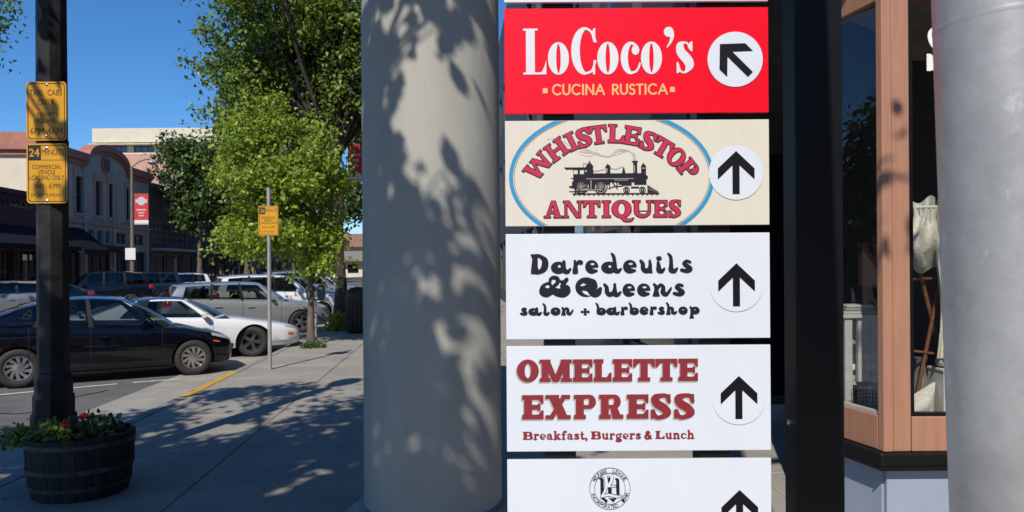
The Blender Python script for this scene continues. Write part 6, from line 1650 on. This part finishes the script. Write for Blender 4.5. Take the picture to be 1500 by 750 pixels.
# more street trees beside the camera, seen only in the shop window's reflection
for uu, vv, lab in ((24.8, 20.6, 'tree across the street outside the left edge, mirrored in the side window'), (8.0, 20.8, 'tree across the street abreast of the camera, outside the picture')):
    bb = st(uu, vv)
    make_tree(bb, [(0, 0, 0), (0.05, 0, 1.3), (0, 0, 2.4), (0, 0, 3.4)], [(0, 0, 5.0, 2.6, 2.6, 2.0), (0.8, -1.0, 7.4, 2.2, 2.2, 1.8), (-1.2, 0.8, 6.6, 2.2, 2.2, 1.8), (0.5, 1.4, 3.9, 1.8, 1.8, 1.1)], 7000, 0.3, L_mid, M_bark, lab, 0.2, clump=0.45, per=30)
bb = Vector((-5.6, -9.0, 0))  # further street tree, unseen, put in to hold back sky light
make_tree(bb, [(0, 0, 0), (0.05, 0, 1.5), (0, 0, 3.0), (0, 0, 4.4)], [(-0.8, 0, 6.0, 2.4, 2.6, 1.8), (-1.5, 2.5, 6.4, 2.2, 2.2, 1.6), (0.2, 3.2, 7.0, 1.6, 1.8, 1.4), (-2.6, 0.6, 7.6, 2.4, 2.4, 1.8)], 8000, 0.28, L_mid, M_bark_d, 'dark street tree well behind the camera, outside the picture', 0.2, clump=0.45, per=30)
# the tree overhead, behind the camera: it casts the leaf shade on column, pavement and planter
sb = Vector((-3.0, -1.4, 0))
SH = [(-4.0, 1.0, 6.2, 1.5, 1.4, 0.9), (-6.2, 2.3, 6.3, 1.2, 1.2, 0.8), (-2.9, 3.3, 6.4, 1.1, 0.9, 0.7), (-5.6, 0.0, 6.0, 1.4, 1.3, 0.9), (-2.6, 1.5, 6.3, 1.0, 1.3, 0.8), (-2.4, 0.0, 6.0, 0.8, 1.0, 0.7), (-2.3, -1.1, 6.0, 0.75, 0.7, 0.5), (-4.2, -1.4, 6.8, 1.5, 1.2, 1.0),
      (-1.95, 0.9, 6.0, 0.5, 1.1, 0.4), (-1.3, 0.42, 6.0, 0.42, 0.24, 0.25), (-1.65, -0.95, 6.0, 0.35, 0.45, 0.3), (-1.2, 1.75, 6.0, 0.4, 0.2, 0.25), (-1.75, 1.0, 6.0, 0.3, 0.8, 0.3), (-1.8, -0.2, 6.0, 0.3, 0.7, 0.3), (-1.65, -0.8, 6.0, 0.4, 0.5, 0.3), (-5.0, 4.3, 6.3, 0.9, 0.5, 0.5), (-6.9, 1.4, 6.2, 1.0, 1.2, 0.8), (-2.2, 4.1, 6.2, 1.0, 0.7, 0.5), (-1.2, 3.2, 6.2, 0.8, 0.9, 0.5), (0.0, 3.8, 6.2, 0.8, 0.6, 0.4), (1.36, 0.82, 6.0, 0.15, 0.13, 0.12)]
make_tree(sb, [(0, 0, 0), (0.05, 0, 1.5), (-0.1, 0.1, 3.0), (-0.3, 0.5, 4.3), (-0.5, 1.0, 5.2)], [(x-sb.x, y-sb.y, z, a, b_, c) for x, y, z, a, b_, c in SH], 31000, 0.15, L_mid, M_bark_d, 'broad street tree behind the camera, outside the picture, casting the leaf shade', 0.17, clump=0.28, per=20, shellp=0.9, name='shade_tree')

# ------------------------------------------------------------------ small planting
def sprig_plant(name, base, lab, n, rad, h, size, lm, cat='plant', group=None, parent=None, dome=True):
    root = empty(name, base, 0, lab, cat, group)
    d = nprng.normal(size=(n, 3)); d /= np.linalg.norm(d, axis=1)[:, None]
    r = nprng.random(n)**0.4
    P = d*r[:, None]*np.array([rad, rad, h]); P[:, 2] = np.abs(P[:, 2]) + 0.01
    link('foliage', leaves_mesh('foliage', P, size, lm, nv=d), root)
    w = MB()
    for k in range(9):
        a = 2*math.pi*k/9; w.tube([(0.02*math.cos(a), 0.02*math.sin(a), 0), (rad*0.35*math.cos(a), rad*0.35*math.sin(a), h*0.4), (rad*0.6*math.cos(a), rad*0.6*math.sin(a), h*0.75)], 0.005, 5)
    w.build('stems', mat('green_stem', (0.06, 0.08, 0.03), 0.7), root)
    return root
bz = 0.41
pl1 = sprig_plant('geranium', bc + Vector((0.06, 0.03, bz)), 'leafy red geranium in the right of the barrel planter', 260, 0.26, 0.19, 0.05, L_mid, group='plants in the barrel')
pl2 = sprig_plant('trailing_plant', bc + Vector((-0.19, -0.05, bz)), 'dark trailing plant spilling over the left of the barrel planter', 420, 0.20, 0.13, 0.055, L_dark, group='plants in the barrel')
P = np.concatenate([nprng.normal(size=(90, 3))*np.array([0.06, 0.06, 0.03]) + np.array(c_) for c_ in ((-0.22, -0.03, 0.05), (-0.27, 0.0, 0.0))])
link('foliage', leaves_mesh('foliage', P, 0.05, L_dark), pl2)
M_petal = mat('red_petal', (0.62, 0.01, 0.025), 0.5, var=0.2, scale=40)
def bloom(px, py, D_, r, parent):
    c = at(px, py, D_) - parent.location
    P = nprng.normal(size=(60, 3)); P /= np.linalg.norm(P, axis=1)[:, None]; P = P*r*nprng.random((60, 1))**0.3*np.array([1, 1, 0.7]) + np.array(c)
    link('flower_head', leaves_mesh('flower_head', P, 0.024, M_petal), parent)
    w = MB(); w.tube([(c.x*0.5, c.y*0.5, 0.0), (c.x*0.9, c.y, c.z*0.6), c], 0.004, 5); w.build('flower_stalk', MATS['green_stem'], parent)
bloom(121, 609, 5.62, 0.022, pl1); bloom(95, 621, 5.55, 0.020, pl1)
M_dry = mat('dry_stem', (0.35, 0.27, 0.14), 0.8)
for a, b_ in (((172, 620), (176, 606)), ((136, 630), (132, 616)), ((160, 622), (163, 612))):
    w = MB(); w.tube([at(*a, 5.75) - pl1.location, at(*b_, 5.73) - pl1.location], 0.006, 5); w.build('dry_stem', M_dry, pl1)
sh = sprig_plant('shrub', ground(496, 484), 'bright green shrub at the foot of the large tree', 700, 0.42, 0.5, 0.10, L_light)
wd = sprig_plant('weed_tuft', ground(459, 509), 'small tuft of weeds at the foot of the slim tree', 300, 0.30, 0.14, 0.06, L_mid)
# ------------------------------------------------------------------ goods in the antique shop's window
M_lace = mat('ivory_lace', (0.62, 0.59, 0.50), 0.85, var=0.18, scale=45, bump=0.5, bscale=70)
M_oldwhite = mat('chalky_white_paint', (0.66, 0.66, 0.62), 0.6, var=0.12, scale=8)
M_oak = mat('reddish_oak', (0.20, 0.075, 0.035), 0.45, var=0.3, scale=10, stretch=(1, 1, 5))
FLZ = 0.722
def rel(px, py, D_, root): return at(px, py, D_) - root.location
def bar(root, name, a, b, D_, r, m, D2=None):
    w = MB(); w.tube([rel(*a, D_, root), rel(*b, D2 or D_, root)], r, 8); return w.build(name, m, root, smooth=50)
# folding wooden rack with crossed bars
p = at(1362, 600, 4.98); rk = empty('folding_rack', (p.x, p.y, FLZ), 0, 'reddish wooden folding rack with crossed bars inside the shop window', 'rack')
zb_ = lambda D_: HY + (EYE-FLZ)/F*0 + (EYE-FLZ)*F/D_ - 4
for D_ in (4.92, 5.10):
    yb = zb_(D_)
    bar(rk, 'leg', (1338, yb), (1388, 356), D_, 0.013, M_oak)
    bar(rk, 'leg', (1398, yb), (1338, 356), D_ + 0.03, 0.013, M_oak)
q0 = rel(1336, 354, 4.95, rk); w = MB(); w.box(q0.x, q0.x + 0.26, -0.13, 0.16, q0.z - 0.016, q0.z); w.build('shelf_board', M_oak, rk)
bar(rk, 'rail', (1332, 409), (1400, 407), 4.91, 0.010, M_oak)
bar(rk, 'rail', (1336, 514), (1400, 522), 4.91, 0.009, M_oak)
# lace cloth draped over the rack
lc = empty('lace_cloth', at(1358, 380, 4.86), 0, 'ivory lace cloth draped over the rack in the shop window', 'cloth')
G = []
for i in range(15):
    row = []
    for j in range(15):
        a, b = i/14, j/14
        px, py = 1334 + 48*a + 5*math.sin(6*b+3*a), 292 + (62 + 38*math.sin(2.6*a+0.4))*b + 6*math.sin(9*a)
        q = rel(px, py, 4.86 + 0.03*math.sin(11*a+2*b) + 0.05*math.cos(5*b), lc); row.append(q)
    G.append(row)
w = MB(); w.grid(G); w.build('fold', M_lace, lc, smooth=80)
G = []
for i in range(13):
    row = []
    for j in range(9):
        a, b = i/12, j/8
        row.append(rel(1334 + 46*a, 368 + 26*b*(0.7+0.5*math.sin(3.1*a)) + 5*math.sin(7*a), 4.82 + 0.02*math.sin(8*a) + 0.1*b, lc))
    G.append(row)
w = MB(); w.grid(G); w.build('fold', M_lace, lc, smooth=80)
# white wicker basket standing on the rack, a grey jug and a small picture frame
bk = empty('wicker_basket', Vector((at(1362, 352, 4.95).x, 4.95, at(1336, 354, 4.95).z + 0.001)), 0, 'white wicker basket standing above the lace cloth in the shop window', 'basket')
w = MB(); kb = 4.93/F
w.lathe([(16*kb, 0), (20*kb, 22*kb), (23*kb, 48*kb), (21*kb, 48*kb), (18*kb, 22*kb), (14*kb, 3*kb)], 24, cap=False); w.build('shell', M_lace, bk, smooth=40)
for k in range(22):
    a = 2*math.pi*k/22; w = MB(); w.tube([(17*kb*math.cos(a), 17*kb*math.sin(a), 0), (21*kb*math.cos(a), 21*kb*math.sin(a), 22*kb), (24*kb*math.cos(a), 24*kb*math.sin(a), 47*kb)], 0.006, 5); w.build('rib', M_oldwhite, bk)
w = MB(); w.tube([(22.5*kb*math.cos(t), 22.5*kb*math.sin(t), 49*kb) for t in np.linspace(0, 2*math.pi, 25)], 0.010, 6); w.build('rim', M_oldwhite, bk)
jg = empty('grey_jug', (at(1349, 600, 5.02).x, 5.02, FLZ), 0, 'grey stoneware jug behind the wooden rack in the window', 'jug')
w = MB(); w.lathe([(0.05, 0), (0.075, 0.06), (0.08, 0.14), (0.06, 0.22), (0.035, 0.27), (0.033, 0.33), (0.045, 0.36)], 20); w.build('body', mat('grey_stoneware', (0.16, 0.16, 0.16), 0.4), jg, smooth=50)
# hanging lace panel at the right
hl = empty('lace_curtain', at(1392, 440, 4.80), 0, 'hanging strip of ivory lace beside the galvanized pole inside the window', 'curtain')
G = [[rel(1374 + 40*i/14 + 4*math.sin(j*0.7), 200 + 325*j/14, 4.80 + 0.025*math.sin(i*1.6 + j*0.3), hl) for j in range(15)] for i in range(15)]
w = MB(); w.grid(G); w.build('drape', M_lace, hl, smooth=80)
r0, r1 = rel(1370, 199, 4.80, hl), rel(1420, 199, 4.80, hl)
w = MB(); w.tube([r0, r1], 0.010, 8); w.build('rod', M_oak, hl)
for q in (r0.lerp(r1, 0.1), r0.lerp(r1, 0.9)):
    w = MB(); w.tube([q, Vector((q.x, q.y, 3.60 - hl.location.z))], 0.003, 5); w.build('cord', M_oak, hl)
# white pedestal with a cushion on top
p = at(1394, 600, 4.86); pd_ = empty('white_pedestal', (p.x, 4.86, FLZ), 0, 'white painted pedestal box at the bottom of the front shop window', 'pedestal')
top = at(1394, 541, 4.78).z - FLZ
w = MB(); w.box(-0.095, 0.095, -0.08, 0.10, 0, top - 0.02); w.build('box', M_oldwhite, pd_, bevel=0.004)
w = MB(); w.box(-0.10, 0.10, -0.085, 0.105, top - 0.018, top); w.build('top_board', M_oldwhite, pd_, bevel=0.004)
cu = empty('cream_cushion', (p.x, 4.86, FLZ + top + 0.001), 0, 'small cream cushion lying on the white pedestal', 'cushion')
w = MB(); w.lathe([(0.03, 0), (0.085, 0.012), (0.095, 0.035), (0.085, 0.06), (0.03, 0.075)], 20); w.build('pad', M_lace, cu, smooth=60)
# white linen pillow leaning in the corner
pw = empty('linen_pillow', (at(1352, 600, 4.80).x, 4.80, FLZ), 0, 'white linen pillow leaning in the lower corner of the front window', 'pillow')
G = []
for i in range(11):
    row = []
    for j in range(11):
        a, b = i/10*2-1, j/10
        e = (1-a*a)*(1-(2*b-1)**2)
        row.append(Vector((0.085*a - 0.02*(1-b) + 0.03*b, -0.05*e + 0.06*b, 0.02 + 0.20*b*(0.75+0.25*a))))
    G.append(row)
w = MB(); w.grid(G); w.grid([[Vector((q.x, 0.12*q.z + 0.02 + 0.03, q.z)) for q in row] for row in G], 0, True); w.build('cover', M_lace, pw, smooth=80)
# white cabinet seen through the side pane
c0, c1 = at(1236, 470, 5.02), at(1284, 470, 5.02)
cz0, cz1 = at(1260, 561, 5.0).z, at(1260, 462, 5.0).z
cab = empty('white_cabinet', ((c0.x+c1.x)/2, 5.1, FLZ), 0, 'white painted open cabinet behind the angled side pane', 'cabinet')
hw_ = (c1.x-c0.x)/2; a, b = cz0-FLZ, cz1-FLZ
for xx in (-hw_, hw_-0.05):
    w = MB(); w.box(xx, xx+0.05, -0.10, -0.05, 0.003, b-0.02); w.build('post', M_oldwhite, cab, bevel=0.004)
    w = MB(); w.box(xx, xx+0.05, 0.05, 0.10, 0.003, b-0.02); w.build('post', M_oldwhite, cab, bevel=0.004)
w = MB(); w.box(-0.02, 0.06, -0.095, -0.06, a+0.005, b-0.021); w.build('door_stile', M_oldwhite, cab, bevel=0.004)
w = MB(); w.box(0.061, hw_-0.051, -0.085, -0.07, a+0.005, b-0.021); w.build('door_panel', M_oldwhite, cab)
w = MB(); w.box(-hw_+0.051, hw_-0.051, 0.05, 0.06, a+.001, b-0.021); w.build('back_panel', M_oldwhite, cab)
for z in (a, (a+b)*0.56):
    w = MB(); w.box(-hw_+0.051, hw_-0.051, -0.05, 0.049, z-0.02, z); w.build('shelf', M_oldwhite, cab)
w = MB(); w.box(-hw_-0.02, hw_+0.02, -0.115, 0.115, b-0.019, b+0.006); w.build('top_board', M_oldwhite, cab, bevel=0.005)
ln = empty('folded_linens', ((c0.x+c1.x)/2, 5.1, FLZ+b+0.007), 0, 'stack of folded cloths on top of the white cabinet', 'linen')
for k, m_ in enumerate((M_lace, mat('pale_green_cloth', (0.35, 0.42, 0.36), 0.9), M_lace)):
    w = MB(); w.box(-hw_+0.01*k, hw_-0.008*k, -0.09, 0.09, k*0.021, k*0.021+0.02); w.build('cloth', m_, ln, bevel=0.008)
pl = empty('china_plate', ((c0.x+c1.x)/2 - hw_ + 0.095, 5.085, FLZ+a+0.001), 0, 'round white china plate standing in the white cabinet', 'plate')
w = MB(); w.lathe([(0.02, 0.0), (0.045, 0.004), (0.055, 0.012), (0.057, 0.016), (0.045, 0.010), (0.02, 0.006)], 28, cap=False); w.v = [(x, z*1.0-0.01, y+0.057) for x, y, z in w.v]; w.build('dish', M_wpaint, pl, smooth=60)
# wire basket below
wb = empty('wire_basket', ((c0.x+c1.x)/2, 4.945, FLZ), 0, 'low wire mesh basket in front of the white cabinet', 'basket')
M_wire = mat('dark_wire', (0.05, 0.05, 0.045), 0.5, 0.6)
w = MB(); hb = a - 0.03
for k in range(12):
    x = -hw_ + 2*hw_*k/11; w.tube([(x, -0.03, 0), (x, -0.03, hb)], 0.0018, 4)
for k in range(7):
    z = hb*k/6; w.tube([(-hw_, -0.031, z+0.002), (hw_, -0.031, z+0.002)], 0.0018, 4)
o = w.build('mesh_front', M_wire, wb); o['kind'] = 'stuff'
w = MB(); w.box(-hw_, hw_, -0.028, 0.0, 0, 0.006); w.build('bottom', M_wire, wb)
# white letter on the front pane, half hidden by the pole
ops, lw = caps('S', 0.26, 0.14, 0.1, 0.08)
f = Field(-5, -5, 65, 75, 0.8); f.glyph(place(ops, 0, 66, 46/lw, 66)); vs, fs = f.mesh()
pz = at(1357, 38, 4.53); kk = 4.53/F
w = MB(); w.add([(pz.x - CXY.x + x*kk, 0.028, pz.z - y*kk) for x, y in vs], fs); w.build('window_lettering', M_wpaint, shop)
